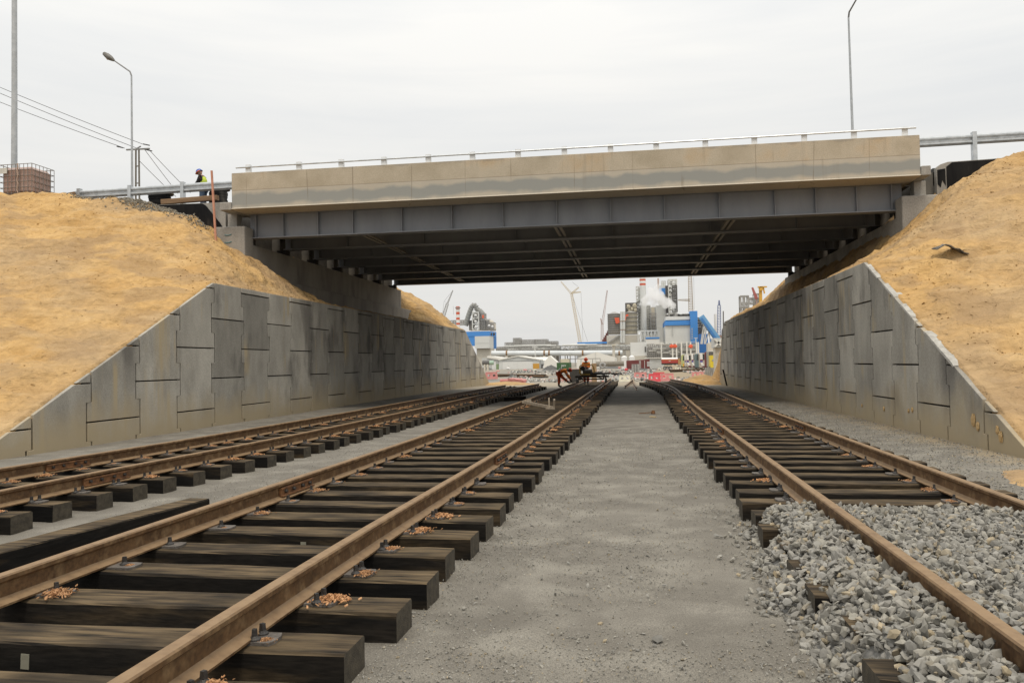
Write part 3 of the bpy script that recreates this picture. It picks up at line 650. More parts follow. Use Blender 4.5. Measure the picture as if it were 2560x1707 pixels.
nn = len(gx); ii = (np.arange(len(gy_)-1)[:, None]*nn+np.arange(nn-1)[None]).ravel()
tag(np_mesh('ballast_bed', np.stack([GX.ravel(), GYY.ravel(), GZ.ravel()], 1), np.stack([ii, ii+1, ii+1+nn, ii+nn], 1), mat('fine_stone_bed', (.16,.155,.14), (.28,.27,.25), scale=40, rough=.95, space='World')), 'packed fine stone under the ballast', 'ballast', kind='stuff')
# pebbles strewn on the service strip and the bank of chippings along the right wall
n = 42000; x = RNG.uniform(-1.3, 1.1, n); y = 2.2+RNG.random(n)**1.6*15
den = fbm(x*1.3, y*1.3)*1.4+.5+np.clip(np.abs(x+.1)-.55, 0, 1)*.9; ok = RNG.random(n) < den*.8+.1; x, y = x[ok], y[ok]
sz = RNG.uniform(.003, .009, len(x)); big = RNG.random(len(x)) < .03; sz[big] *= 2.2
n2 = 9000; x2 = RNG.uniform(3.55, 5.15, n2); y2 = 5+RNG.random(n2)**1.4*22; s2 = RNG.uniform(.006, .017, n2)
n3 = 3500; x3 = RNG.uniform(-5.2, -4.0, n3); y3 = RNG.uniform(5, 16, n3); s3 = RNG.uniform(.003, .009, n3)
n4 = 200; t4 = RNG.uniform(2.4, 7.4, n4); x4 = .05+ballast_edge(t4)-np.abs(RNG.normal(0, .09, n4))+.03; s4 = RNG.uniform(.012, .028, n4)
X = np.concatenate([x, x2, x3, x4]); Yv = np.concatenate([y, y2, y3, t4]); S_ = np.concatenate([sz, s2, s3, s4])
tag(rocks('gravel', np.stack([X, Yv, ground_z(X, Yv)+S_*.25], 1), S_, STONE), 'small stones and grit scattered on the ground between the tracks', 'gravel', kind='stuff')
# spoil of broken stone on the crest of the left embankment
n = 5200; xq = -RNG.uniform(13.3, 18.3, n); yv = 24.0+RNG.normal(0, .32, n)-np.clip(-14.6-xq, -9, 0)*-.25; okk = RNG.random(n) < np.clip(1.3-np.abs(xq+15.9)/2.3, 0, 1)
P = np.stack([xq, yv, SL_(xq, yv)+RNG.random(n)*.05], 1)[okk]
tag(rocks('stone_spoil', P, RNG.uniform(.02, .05, len(P)), mat('brown_grey_spoil', (.17,.15,.12), (.32,.285,.22), scale=6, rough=.95, space='World')), 'strip of broken grey stone on the crest under the guardrail', 'rubble', kind='stuff')

CLOD = SAND
n = 5200; x = -10.6-RNG.random(n)**1.2*9; y = RNG.uniform(11.5, 24.2, n); den = fbm(x*.8, y*.8, 3); ok = (RNG.random(n) < .02+den*.9) & (SL_(x, y) > .3); x, y = x[ok], y[ok]; z = SL_(x, y)
n2 = 5200; x2 = 5.4+RNG.random(n2)*6.5; y2 = RNG.uniform(11.5, 24.2, n2); den = fbm(x2*.8+5, y2*.8, 3); ok = (RNG.random(n2) < .14+den*1.1) & (SR_(x2, y2) > .3); x2, y2 = x2[ok], y2[ok]; z2 = SR_(x2, y2)
x3 = -RNG.uniform(10.45, 12.2, 900); y3 = RNG.uniform(18, 30, 900); z3 = SL_(x3, y3)
X = np.concatenate([x, x2, x3]); Yv = np.concatenate([y, y2, y3]); Z_ = np.concatenate([z, z2, z3]); S_ = RNG.uniform(.008, .03, len(X))*np.where(RNG.random(len(X)) < .05, 2.2, 1)
tag(rocks('sand_clods', np.stack([X, Yv, Z_+S_*.2], 1), S_, CLOD), 'crumbs and clods of yellow sand lying on the dug slopes', 'sand', kind='stuff')

# black timber lying between the left and middle tracks
def timber(label, p, q, w_, h_, group=None, name='timber_beam', mt=TIE):
    p = Vector(p); q = Vector(q); L = (q-p).length; b = tie_mesh(L, w_, h_, int(L*100)); me = raw_mesh(name, b, [mt, WOODEND if mt is TIE else mt], ends=True)
    o = bpy.data.objects.new(name, me); COL.objects.link(o); c = (p+q)/2; o.location = c; d = q-p; o.rotation_euler = (0, -math.asin(max(-1, min(1, d.z/L))), math.atan2(d.y, d.x))
    return tag(o, label, 'timber', group)
timber('long black timber beam lying loose between the left and middle tracks', (-4.95, 3.2, .05), (-4.33, 7.5, .05), .25, .15)
timber('short black sleeper lying beside the middle track under the bridge', tuple(gz(1255, 1003, .05)), tuple(gz(1310, 1000, .05)), .26, .16)
# galvanised number plates nailed to the faces of some sleepers
TAGM = paint('dull_zinc_tag', (.23,.22,.17))
ties_m = [c for c in TM.children if c.name.startswith('sleeper')]
def number_plate(tie, lx, tilt=0):
    b = MB(); b.box(-.022, .022, -.0035, 0, -.036, .036)
    for q in range(4): b.box(-.016+q*.0085, -.012+q*.0085, -.0045, -.0035, .012, .030)
    o = b.build('number_plate', TAGM, None); o.parent = tie; o.location = (lx, -.1445, .12); o.rotation_euler = (0, tilt, 0)
number_plate(ties_m[3], at(66, 1640, 3.46).x-(TM.location.x+ties_m[3].location.x), .04)
number_plate(ties_m[7], at(762, 1320, 5.88).x-(TM.location.x+ties_m[7].location.x))

# ------------------------------------------------------------------ things on top of the embankments
def wbeam(x0, x1, y, ztop0, ztop1, mtl=GALV, posts=(), label='', ptop=.05, pbot=6.6, group='guardrails along the road'):
    t = thing('guardrail', label, 'guardrail', ((x0+x1)/2, y, 7), group)
    prof = [(0,0),(-.035,-.02),(-.075,-.055),(-.075,-.095),(-.02,-.14),(-.02,-.17),(-.075,-.215),(-.075,-.255),(-.035,-.29),(0,-.31)]
    b = MB(); n = len(prof)
    for x, zt in ((x0, ztop0), (x1, ztop1)):
        b.v += [(x, y+p, zt+q) for p, q in prof]+[(x, y+p+.012, zt+q) for p, q in prof[::-1]]
    m_ = 2*n
    for j in range(m_): b.f.append((j, (j+1) % m_, m_+(j+1) % m_, m_+j))
    b.f.append(tuple(range(m_))); b.f.append(tuple(range(2*m_-1, m_-1, -1))); b.build('rail_beam', mtl, t)
    for px in posts:
        zt = ztop0+(ztop1-ztop0)*(px-x0)/(x1-x0)+ptop
        q = MB(); q.box(px-.06, px+.06, y-.10, y-.088, pbot, zt); q.box(px-.06, px-.048, y-.087, y+.06, pbot, zt); q.box(px+.048, px+.06, y-.087, y+.06, pbot, zt); q.build('post', mtl, t)
    return t
p0 = at(189, 476, 25.4); p1 = at(577, 427, 25.4); 
wbeam(p0.x, p1.x+.25, 25.4, at(189, 477, 25.4).z, at(578, 451.5, 25.4).z, posts=[at(195, 480, 25.3).x, at(322, 470, 25.3).x, at(454, 470, 25.3).x], label='galvanised guardrail along the road left of the bridge')
wbeam(at(2296, 343.6, 25.4).x, 26, 25.4, at(2302, 343.6, 25.4).z, at(2302, 343.6, 25.4).z+.12, posts=[at(2437, 340, 25.3).x, at(2437, 340, 25.3).x+4, at(2437, 340, 25.3).x+8], label='galvanised guardrail along the road right of the bridge')
pa, pb = at(110, 487, 40), at(300, 476, 40)
wbeam(pa.x, pb.x, 40, pa.z, pb.z, posts=[pa.x+1.3, pa.x+4], label='far guardrail seen past the sand crest at the left', pbot=6.9)

LAMPG = mat('lamp_column_steel', (.40,.42,.43), (.52,.54,.55), scale=4, rough=.5, metal=.2)
def street_lamp(label, Y, base, top, head, r0=.085, r1=.045):
    B = at(*base, Y); T_ = at(*top, Y); T_.x = B.x+(T_.x-B.x)*.6; H_ = Vector(head) if len(head) == 3 else at(*head, Y)
    t = thing('street_lamp', label, 'street lamp', (B.x, Y, 7), 'street lamps beside the road'); B.z = 7
    MB().tube([B, B+(T_-B)*.5, T_], [r0, (r0+r1)/2, r1], 12).build('pole', LAMPG, t, smooth=True)
    d = (H_-T_); k = T_+Vector((d.x*.06, d.y*.06, .25))
    MB().tube([T_, k, k+(H_-k)*.7], [.045, .042, .035], 10).build('arm', GALVD, t, smooth=True)
    dd = (H_-k).normalized(); c = k+(H_-k)*.68
    b = MB(); b.tube([c, c+dd*.12, c+dd*.3, c+dd*.55, c+dd*.8, c+dd*.88], [.05, .10, .15, .16, .11, .03], 12); h = b.build('lamp_head', mat('lamp_head_grey', (.13,.12,.10), (.2,.19,.17), scale=5, rough=.5), t, smooth=True)
    MB().tube([c+dd*.28+Vector((0,0,-.05)), c+dd*.5+Vector((0,0,-.12)), c+dd*.72+Vector((0,0,-.06))], [.07, .10, .06], 10).build('lamp_glass', paint('lamp_glass', (.35,.33,.28), .2), t, smooth=True)
    return t
street_lamp('street lamp behind the left guardrail with its head bent to the left', 41.5, (331, 470), (328, 190), (268, 140))
hr = at(2140, 2, 40.5); street_lamp('street lamp rising behind the bridge parapet at the right', 41.0, (2133, 325), (2119, 45), (hr.x+.12, hr.y-.6, hr.z+.25))
B = at(35, 410, 27); t = thing('lamp_pole', 'thick pale lamp pole behind the caged tank at the left edge', 'pole', (B.x, 27, 7)); 
MB().tube([(B.x, 27, 7), (B.x+.02, 27, 12), (B.x+.02, 27, 19.5)], [.115, .10, .085], 16).build('pole', LAMPG, t, smooth=True)
MB().box(B.x-.22, B.x+.22, 26.78, 27.22, 6.99, 7.02).build('base_plate', GALVD, t)

# intermediate bulk tank in its cage
o = at(112, 494, 23.9); bx, by, bz = o.x-1.62, 23.9, 7.33
IB = thing('caged_tank', 'pinkish brown liquid tank in a steel cage behind the sand crest', 'tank', (bx, by, bz)); IB.rotation_euler = (0, 0, 0)
TANK = mat('tank_plastic', (.36,.23,.18), (.46,.32,.26), scale=2, rough=.35, bump=.05)
def rb(x0, x1, y0, y1, z0, z1, bev, name, mtl, par):
    return MB().box(x0, x1, y0, y1, z0, z1).build(name, mtl, par, bevel=bev)
rb(bx-.05, bx+1.10, by+.04, by+1.0, bz+.16, bz+1.08, .10, 'tank_body', TANK, IB)
b = MB()
for zz in np.linspace(.18, 1.16, 6):
    z = bz+float(zz); b.tube([(bx-.07, by, z), (bx+1.14, by, z)], .011, 6); b.tube([(bx-.07, by+1.04, z), (bx+1.14, by+1.04, z)], .011, 6)
    b.tube([(bx-.07, by, z), (bx-.07, by+1.04, z)], .011, 6); b.tube([(bx+1.14, by, z), (bx+1.14, by+1.04, z)], .011, 6)
for xx in np.linspace(-.07, 1.14, 9):
    x = bx+float(xx); b.tube([(x, by-.004, bz+.14), (x, by-.004, bz+1.16)], .010, 6); b.tube([(x, by+1.044, bz+.14), (x, by+1.044, bz+1.16)], .010, 6)
for yy_ in np.linspace(0, 1.04, 7): b.tube([(bx+1.144, by+float(yy_), bz+.14), (bx+1.144, by+float(yy_), bz+1.16)], .010, 6)
b.build('cage', mat('cage_tube', (.16,.14,.12), (.26,.23,.2), scale=9, rough=.5, metal=.4), IB)
MB().box(bx-.1, bx+1.17, by-.02, by+1.06, bz, bz+.13).build('pallet', mat('grey_pallet', (.14,.11,.08), (.2,.16,.12)), IB)
MB().cyl((bx+.25, by+.5, bz+1.08), .11, .06, 14).build('lid', BOLT, IB)
MB().box(bx-.05, bx+.22, by-.022, by-.012, bz+.86, bz+1.05).build('label_plate', paint('white_label', (.6,.58,.52)), IB)
rp = MB().tube([(bx+.63+.02*math.sin(k*2), by-.035, bz+1.17-k*.1) for k in range(11)], .022, 7).build('rope', mat('pale_rope', (.34,.24,.18), (.5,.38,.3), scale=30), IB)

# cable drums, planks, stake on the crest
def drum(label, px, py, Y, r, hgt):
    c = at(px, py, Y); t = thing('cable_drum', label, 'cable drum', (c.x, Y, c.z), 'cable drums lying on their sides by the guardrail')
    WD = paint('drum_wood', (.22,.16,.10), .9, var=.3)
    MB().cyl((c.x, Y, c.z-hgt), r, .05, 28).build('flange', WD, t); MB().cyl((c.x, Y, c.z-.05), r, .05, 28).build('flange', WD, t)
    b = MB(); n = 7; pts = []
    for k in range(n): b.cyl((c.x, Y, c.z-hgt+.052+k*(hgt-.11)/n), r*(.74+.03*((k*7) % 3)), (hgt-.11)/n-.004, 24)
    b.build('cable_winding', BITUMEN, t, smooth=False)
drum('black cable drum lying flat left of the standing worker', 399, 483, 27.6, .50, .62)
drum('black cable drum lying flat close to the bridge parapet', 546, 472, 27.6, .42, .78)
TIMB = mat('brown_plank', (.17,.10,.055), (.27,.17,.09), scale=4, rough=.85, bump=.3, stretch=(.2,1,1))
a, b_ = at(405, 512, 25.15), at(545, 501, 25.15)
timber('brown timber plank on top of the left wing wall', a, b_, .16, .17, mt=TIMB, name='timber_plank')
a, b_ = at(143, 494, 25.0), at(188, 482, 25.0)
timber('short brown plank leaning on the end of the left guardrail', a-Vector((0,0,.05)), b_-Vector((0,0,.1)), .06, .14, mt=TIMB, name='timber_plank')
s0, s1 = at(541, 606, 22.9), at(529, 427, 22.9)
STK = mat('salmon_stake', (.50,.22,.14), (.60,.30,.20), scale=6, rough=.7)
tag(MB().beam(s0+Vector((0,0,-.25)), s1, .055, .045, (0,1,0)).build('marker_stake', STK, None, loc=s0), 'tall salmon orange wooden stake standing in the sand by the left abutment', 'stake')
# torn membrane sticking out of the right bank
hx, hy = hit(2372, 634, 5.2, 1, TR, RR_, 57.5, .20); c = Vector((hx, hy-.12, float(SR_(hx, hy))-.02)); b = MB(); rr = random.Random(5); n = 8
for i in range(n):
    for j in range(4):
        b.v.append((c.x-.32+.09*i, c.y+.1*j-.12, c.z+.05+.05*j+.14*math.exp(-((i-2.4)/2.2)**2)-.035*j+rr.uniform(-.02, .02)-(.05 if i > 5 else 0)))
for i in range(n-1):
    for j in range(3): b.f.append((i*4+j, i*4+j+1, (i+1)*4+j+1, (i+1)*4+j))
o_ = b.build('torn_membrane', mat('torn_black_felt', (.05,.045,.04), (.2,.18,.15), scale=8, rough=.9), None, loc=c); so_ = o_.modifiers.new('thick', 'SOLIDIFY'); so_.thickness = .02
tag(o_, 'torn black membrane scrap sticking out of the right sand bank', 'membrane scrap')

# utility pole with wires
UY = 75; u0, u1 = at(344, 500, UY), at(344, 373, UY); UP = thing('utility_pole', 'lattice power pole with crossarm behind the left street lamp', 'utility pole', (u0.x, UY, 3))
b = MB(); W0, W1 = .62, .34
for sx in (-1, 1):
    b.beam((u0.x+sx*W0/2, UY, 3), (u0.x+sx*W1/2, UY, u1.z), .13)
for k in range(12):
    f = k/12; z = 3+(u1.z-3)*f; w_ = W0+(W1-W0)*f; b.beam((u0.x-w_/2, UY, z), (u0.x+w_/2, UY, z), .10)
b.build('mast', mat('weathered_pole', (.13,.12,.10), (.2,.19,.17)), UP)
MB().beam(at(316, 375, UY), at(374, 372, UY), .14, .14).build('crossarm', GALVD, UP)
MB().beam(at(352, 366, UY), at(340, 373, UY-.0), .1, .1).build('crossarm', GALVD, UP)
ends = [at(300, 368, UY), at(352, 371, UY), at(366, 362, UY)]
for nm, (pa, pb, sag) in enumerate([((-160, 192), (312, 371), 10), ((-160, 164), (345, 372), 12), ((-160, 150), (360, 362), 12), ((372, 374), (476, 482), 3), ((360, 372), (445, 484), 3), ((346, 400), (440, 492), 3)]):
    pts = []
    for k in range(13):
        f = k/12; x = pa[0]+(pb[0]-pa[0])*f; y = pa[1]+(pb[1]-pa[1])*f+sag*4*f*(1-f)*.35
        pts.append(at(x, y, UY))
    MB().tube(pts, .028, 5).build('wire', BOLT, UP)
for q in ((300, 368), (366, 362), (372, 376)):
    c = at(*q, UY); MB().beam(c+Vector((-.35,0,.08)), c+Vector((.35,0,-.1)), .1).build('insulator', BOLT, UP)

# ------------------------------------------------------------------ people
def skin_obj(name, joints, edges, mtl, parent, sub=1):
    base = parent_loc(parent); me = bpy.data.meshes.new(name); me.from_pydata([tuple(Vector(j[0])-base) for j in joints], edges, []); me.materials.append(mtl)
    o = bpy.data.objects.new(name, me); COL.objects.link(o); o.parent = parent
    sm = o.modifiers.new('skin', 'SKIN'); sm.use_smooth_shade = True
    for i, j in enumerate(joints):
        r = j[1]; r = (r, r) if not isinstance(r, tuple) else r
        me.skin_vertices[0].data[i].radius = r if True else r
    me.skin_vertices[0].data[0].use_root = True
    if sub: s_ = o.modifiers.new('sub', 'SUBSURF'); s_.levels = sub; s_.render_levels = sub
    return o
def skin_make(name, joints, edges, mtl, parent, sub=1):
    base = parent_loc(parent); bm = bmesh.new(); lay = bm.verts.layers.skin.verify()
    vs = [bm.verts.new(Vector(j[0])-base) for j in joints]
    for v, j in zip(vs, joints):
        r = j[1] if isinstance(j[1], tuple) else (j[1], j[1]); v[lay].radius = r
    vs[0][lay].use_root = True
    for a, b in edges: bm.edges.new((vs[a], vs[b]))
    me = bpy.data.meshes.new(name); bm.to_mesh(me); bm.free(); me.materials.append(mtl)
    o = bpy.data.objects.new(name, me); COL.objects.link(o); o.parent = parent
    o.modifiers.new('skin', 'SKIN').use_smooth_shade = True
    s_ = o.modifiers.new('sub', 'SUBSURF'); s_.levels = sub; s_.render_levels = sub
    return o
SKIN_D = mat('brown_skin', (.11,.055,.035), (.15,.08,.05), rough=.5)
SKIN_L = mat('tanned_skin', (.33,.18,.12), (.40,.23,.16), rough=.5)
def hand(parent, wrist, d, mtl, s=1.0, curl=(0,0,-1), side=(1,0,0)):
    "palm with four bent fingers and a thumb leaving its side"
    w_ = Vector(wrist); d = Vector(d).normalized(); sd = Vector(side); sd = (sd-d*sd.dot(d)).normalized(); c = Vector(curl)
    J = [(w_, .022*s), (w_+d*.05*s, (.036*s, .018*s)), (w_+d*.085*s, (.034*s, .016*s))]; E = [(0,1),(1,2)]
    for k, (o_, L) in enumerate(((-.030, .062), (-.010, .074), (.010, .070), (.029, .054))):
        b0 = w_+d*.085*s+sd*o_*s; i = len(J)
        J += [(b0+d*.012*s, .010*s), (b0+d*L*.55*s+c*.014*s, .009*s), (b0+d*L*.85*s+c*L*.5*s, .008*s)]; E += [(2,i),(i,i+1),(i+1,i+2)]
    i = len(J); t0 = w_+d*.035*s-sd*.034*s; J += [(t0, .012*s), (t0-sd*.022*s+d*.028*s+c*.01*s, .010*s), (t0-sd*.02*s+d*.055*s+c*.024*s, .009*s)]; E += [(1,i),(i,i+1),(i+1,i+2)]
    return J, E
def head_mesh(c, fwd, up, s=1.0):
    "head with brow, nose, mouth, chin and ears, facing fwd"
    fwd = Vector(fwd).normalized(); up = Vector(up); up = (up-fwd*up.dot(fwd)).normalized(); rt = fwd.cross(up); c = Vector(c); b = MB(); n, m_ = 20, 14
    def rad(th, ph):
        x = math.sin(ph)*math.sin(th); y = math.sin(ph)*math.cos(th); z = math.cos(ph)
        px, py, pz = x*.076, y*.096, z*.118
        if z < -.1: px *= 1-.35*(-z-.1); py *= 1-.12*(-z-.1)
        g = lambda a, b_, w1, w2: math.exp(-((x-a)/w1)**2-((z-b_)/w2)**2)*(1 if y > 0 else 0)
        py += .022*g(0, -.12, .14, .2)+.008*g(0, .14, .5, .08)-.010*g(-.38, .02, .16, .1)-.010*g(.38, .02, .16, .1)+.006*g(0, -.48, .25, .07)-.004*g(0, -.40, .3, .03)+.010*g(0, -.8, .3, .15)
        return px, py, pz
    for i in range(m_+1):
        ph = math.pi*i/m_
        for k in range(n):
            x, y, z = rad(2*math.pi*k/n, min(max(ph, .02), math.pi-.02)); b.v.append(tuple(c+(rt*x+fwd*y+up*z)*s))
    for i in range(m_):
        for k in range(n): b.f.append((i*n+k, i*n+(k+1) % n, (i+1)*n+(k+1) % n, (i+1)*n+k))
    for sg in (-1, 1):
        e = c+(rt*sg*.078-fwd*.005-up*.004)*s; b.tube([e+up*.026*s, e+up*.01*s+rt*sg*.012*s, e-up*.03*s], [.010*s, .014*s, .008*s], 6)
    return b
def person(label, root, J, cloth, skin, helmet, fwd, up, group=None, band=None, face_dir=None, hands=(), vest=None, sleeves=None):
    """J: dict of joints (world). Body is one continuous skinned mesh; clothes are children."""
    t = thing('person', label, 'person', root, group)
    K = ['pelvis','chest','neck','head','shL','elL','wrL','shR','elR','wrR','hipL','knL','anL','toL','hipR','knR','anR','toR']
    rad = dict(pelvis=.13, chest=(.17,.13), neck=.05, head=.045, shL=.07, elL=.05, wrL=.028, shR=.07, elR=.05, wrR=.028, hipL=.10, knL=.07, anL=.04, toL=.032, hipR=.10, knR=.07, anR=.04, toR=.032)
    idx = {k: i for i, k in enumerate(K)}; E = [('pelvis','chest'),('chest','neck'),('neck','head'),('chest','shL'),('shL','elL'),('elL','wrL'),('chest','shR'),('shR','elR'),('elR','wrR'),('pelvis','hipL'),('hipL','knL'),('knL','anL'),('anL','toL'),('pelvis','hipR'),('hipR','knR'),('knR','anR'),('anR','toR')]
    js = [(J[k], rad[k]) for k in K]; es = [(idx[a], idx[b]) for a, b in E]
    for w_, el in (('wrL','elL'),('wrR','elR')):
        d = Vector(J[w_])-Vector(J[el]); hj, he = hand(t, J[w_], d, skin); o_ = len(js); js += hj[1:]
        es += [((idx[w_] if a == 0 else a-1+o_), b-1+o_) for a, b in he]
    skin_make('body', js, es, skin, t, 1)
    hp = Vector(J['head'])+Vector(up).normalized()*.05
    head_mesh(hp, fwd, up).build('head', skin, t, smooth=True)
    cl = lambda ks, sc_=1.0, ext=.018: ([(J[k], tuple(v*sc_+ext for v in (rad[k] if isinstance(rad[k], tuple) else (rad[k],)*2))) for k in ks])
    def garment(name, ks, E2, mtl, ext=.02):
        ii = {k: i for i, k in enumerate(ks)}; return skin_make(name, cl(ks, 1, ext), [(ii[a], ii[b]) for a, b in E2], mtl, t, 1)
    lerp = lambda a, b, f: Vector(J[a])*(1-f)+Vector(J[b])*f
    J['crL'] = lerp('elL','wrL',.92); J['crR'] = lerp('elR','wrR',.92); J['cuL'] = lerp('knL','anL',.95); J['cuR'] = lerp('knR','anR',.95); J['col'] = lerp('chest','neck',.7)
    rad.update(crL=.034, crR=.034, cuL=.05, cuR=.05, col=.07)
    j = garment('jacket', ['pelvis','chest','col','shL','elL','crL','shR','elR','crR'], [('pelvis','chest'),('chest','col'),('chest','shL'),('shL','elL'),('elL','crL'),('chest','shR'),('shR','elR'),('elR','crR')], sleeves or cloth[0], .025)
    garment('trousers', ['pelvis','hipL','knL','cuL','hipR','knR','cuR'], [('pelvis','hipL'),('hipL','knL'),('knL','cuL'),('pelvis','hipR'),('hipR','knR'),('knR','cuR')], cloth[1], .022)
    if vest: garment('vest', ['pelvis','chest','col'], [('pelvis','chest'),('chest','col')], vest, .045)
    for s_ in 'LR':
        a_, b_ = Vector(J['an'+s_]), Vector(J['to'+s_]); MB().tube([a_+Vector((0,0,.08)), a_, a_*.5+b_*.5-Vector((0,0,.02)), b_, b_+(b_-a_).normalized()*.04], [.055, .058, .052, .046, .02], 10).build('boot', BOLT, t, smooth=True)
    # helmet
    u = Vector(up).normalized(); f = Vector(fwd).normalized(); f = (f-u*f.dot(u)).normalized(); r = f.cross(u); c = hp+u*.03
    b = MB(); n = 20; rings = [(0, 1.18), (.0, 1.0), (.05, .97), (.09, .80), (.115, .5), (.125, .1)]
    for h, k in rings:
        for q in range(n):
            th = 2*math.pi*q/n; kk = k*(1.13 if (k > 1.1 and math.cos(th) > .3) else 1); b.v.append(tuple(c+r*math.sin(th)*.104*kk+f*math.cos(th)*.124*kk+u*h))
    for i in range(len(rings)-1):
        for q in range(n): b.f.append((i*n+q, i*n+(q+1) % n, (i+1)*n+(q+1) % n, (i+1)*n+q))
    b.f.append(tuple((len(rings)-1)*n+q for q in range(n)))
    b.build('hard_hat', helmet[0], t, smooth=True)
    if len(helmet) > 1:
        b = MB(); b.tube([c+u*.0+f*.124*math.cos(a)*1.06+r*.104*math.sin(a)*1.06 for a in np.linspace(-2.2, 2.2, 14)], .02, 6).build('hat_brim_band', helmet[1], t)
    if band:
        for a, b2, ff, rr_ in band:
            p = Vector(J[a]).lerp(Vector(J[b2]), ff); d = (Vector(J[b2])-Vector(J[a])).normalized(); MB().tube([p-d*.022, p+d*.022], rr_, 14, caps=False).build('reflective_band', paint('reflective_silver', (.55,.56,.54), .4), t)
    return t
ORANGE = mat('orange_workwear', (.95,.22,.03), (.99,.32,.06), scale=7, rough=.85, bump=.4, bscale=14, bdist=.02)
ORANGE_D = mat('dark_orange_trousers', (.58,.085,.02), (.70,.13,.03), scale=7, rough=.85, bump=.4, bscale=14, bdist=.02)
HAT_O = paint('red_orange_hat', (.70,.09,.02), .35); HAT_B = paint('blue_hat', (.03,.10,.42), .35); HAT_O2 = paint('orange_hat_band', (.80,.16,.03), .4)
BLACKC = mat('black_sweater', (.012,.011,.011), (.03,.028,.027), rough=.9); JEANS = mat('blue_jeans', (.04,.06,.095), (.07,.10,.15), rough=.9); VESTM = mat('lime_vest', (.50,.62,.06), (.62,.74,.10), rough=.8)
# worker on the road, turned left, head bowed, hands together in front
W = at(503, 424, 28.2); S = .93; gzr = W.z-1.68*S
def P3(x, z, y=0): return Vector((W.x+x*S, 28.2+y*S, gzr+z*S))
Jw = dict(pelvis=P3(.10,.93), chest=P3(.07,1.26), neck=P3(.0,1.44), head=P3(-.045,1.50), shL=P3(.06,1.37,.17), elL=P3(-.03,1.12,.22), wrL=P3(-.24,1.03,.10), shR=P3(.06,1.37,-.17), elR=P3(-.03,1.12,-.21), wrR=P3(-.24,1.04,-.06),
    hipL=P3(.10,.86,.09), knL=P3(.06,.48,.10), anL=P3(.10,.09,.10), toL=P3(-.06,.03,.11), hipR=P3(.10,.86,-.09), knR=P3(.07,.48,-.10), anR=P3(.12,.09,-.10), toR=P3(-.04,.03,-.11))
person('person in a lime vest and blue hard hat standing head bowed behind the left guardrail', (W.x, 28.2, gzr), Jw, (BLACKC, JEANS), SKIN_L, (HAT_B, HAT_O2), (-.85,0,-.5), (-.5,0,.85), vest=VESTM, sleeves=BLACKC)
# bending worker at the left rail of the middle track
def mkP(px, py, Y, S):
    g = at(px, py, Y); return g, (lambda x, z, y=0: Vector((g.x+x*S, Y+y*S, g.z+z*S)))
g, Q = mkP(1399, 967, 44.3, .86)
Jb = dict(pelvis=Q(-.02,.97), chest=Q(.30,1.13), neck=Q(.52,1.09), head=Q(.60,1.03), shL=Q(.36,1.06,.17), elL=Q(.50,.74,.18), wrL=Q(.66,.50,.08), shR=Q(.36,1.04,-.17), elR=Q(.56,.76,-.16), wrR=Q(.72,.48,-.04),
    hipL=Q(-.02,.88,.10), knL=Q(.20,.60,.14), anL=Q(.52,.32,.14), toL=Q(.66,.26,.14), hipR=Q(-.04,.88,-.10), knR=Q(-.01,.48,-.10), anR=Q(-.04,.09,-.10), toR=Q(.12,.03,-.12))
person('person in orange workwear bending down over the left rail of the middle track', g, Jb, (ORANGE, ORANGE_D), SKIN_D, (HAT_O,), (.55,0,-.85), (.85,0,.5), 'track workers in orange',
    band=[('pelvis','chest',.35,.17), ('pelvis','chest',.75,.175), ('shR','elR',.75,.085)])
g, Q = mkP(1466, 959.5, 45.6, .86)
Jo = dict(pelvis=Q(0,.94), chest=Q(.0,1.26), neck=Q(0,1.45,-.02), head=Q(0,1.52,-.05), shL=Q(-.19,1.38), elL=Q(-.24,1.12,-.05), wrL=Q(-.06,1.12,-.28), shR=Q(.19,1.38), elR=Q(.24,1.12,-.05), wrR=Q(.06,1.10,-.28),
    hipL=Q(-.10,.86), knL=Q(-.10,.48,-.03), anL=Q(-.10,.09), toL=Q(-.11,.03,-.15), hipR=Q(.10,.86), knR=Q(.10,.48,-.03), anR=Q(.10,.09), toR=Q(.11,.03,-.15))
person('person in orange jacket and red hard hat standing upright behind the yellow generator frame', g, Jo, (ORANGE, ORANGE_D), SKIN_D, (HAT_O,), (0,-.9,-.4), (0,-.4,.9), 'track workers in orange')

# ------------------------------------------------------------------ trolley, generator and bits on the track
YELLOW = paint('yellow_frame_paint', (.62,.38,.03), .45); DARKM = paint('dark_machine', (.035,.033,.03), .6); FRM = paint('brown_grey_frame', (.07,.06,.05), .7, var=.3)
c = at(1480, 951, 43.4); TY = 43.4; t0x, t1x = at(1444, 950, TY).x, at(1515, 947, TY).x; zr = .39
t = thing('rail_trolley', 'low steel rail trolley standing on the middle track', 'rail trolley', (c.x, TY, zr))
b = MB(); zt = at(1480, 941, TY).z
for y in (TY-.45, TY+.45): b.beam((t0x-.1, y, zt), (t1x+.15, y, zt), .07, .09); b.beam((t0x+.12, y, zr+.18), (t1x-.1, y, zr+.18), .05)
for x in (t0x-.02, t0x+.25, t1x-.2, t1x+.05): b.beam((x, TY-.45, zt), (x, TY+.45, zt), .06)
for x in (t0x+.08, t0x+.2, t1x-.12, t1x-.02): b.beam((x, TY-.45, zt), (x, TY-.45, zr+.15), .045); b.beam((x, TY+.45, zt), (x, TY+.45, zr+.15), .045)
b.beam((t0x+.2, TY-.45, zr+.2), (t0x+.5, TY-.45, zt), .04); b.beam((t1x-.1, TY-.45, zr+.2), (t1x-.55, TY-.45, zt), .04)
b.build('frame', FRM, t)
for x in (t0x, t1x):
    for y in (TY-.35, TY+.35): MB().tube([(x-.05, y, zr+.10), (x+.05, y, zr+.10)], .12, 16).build('wheel', GALVD, t)
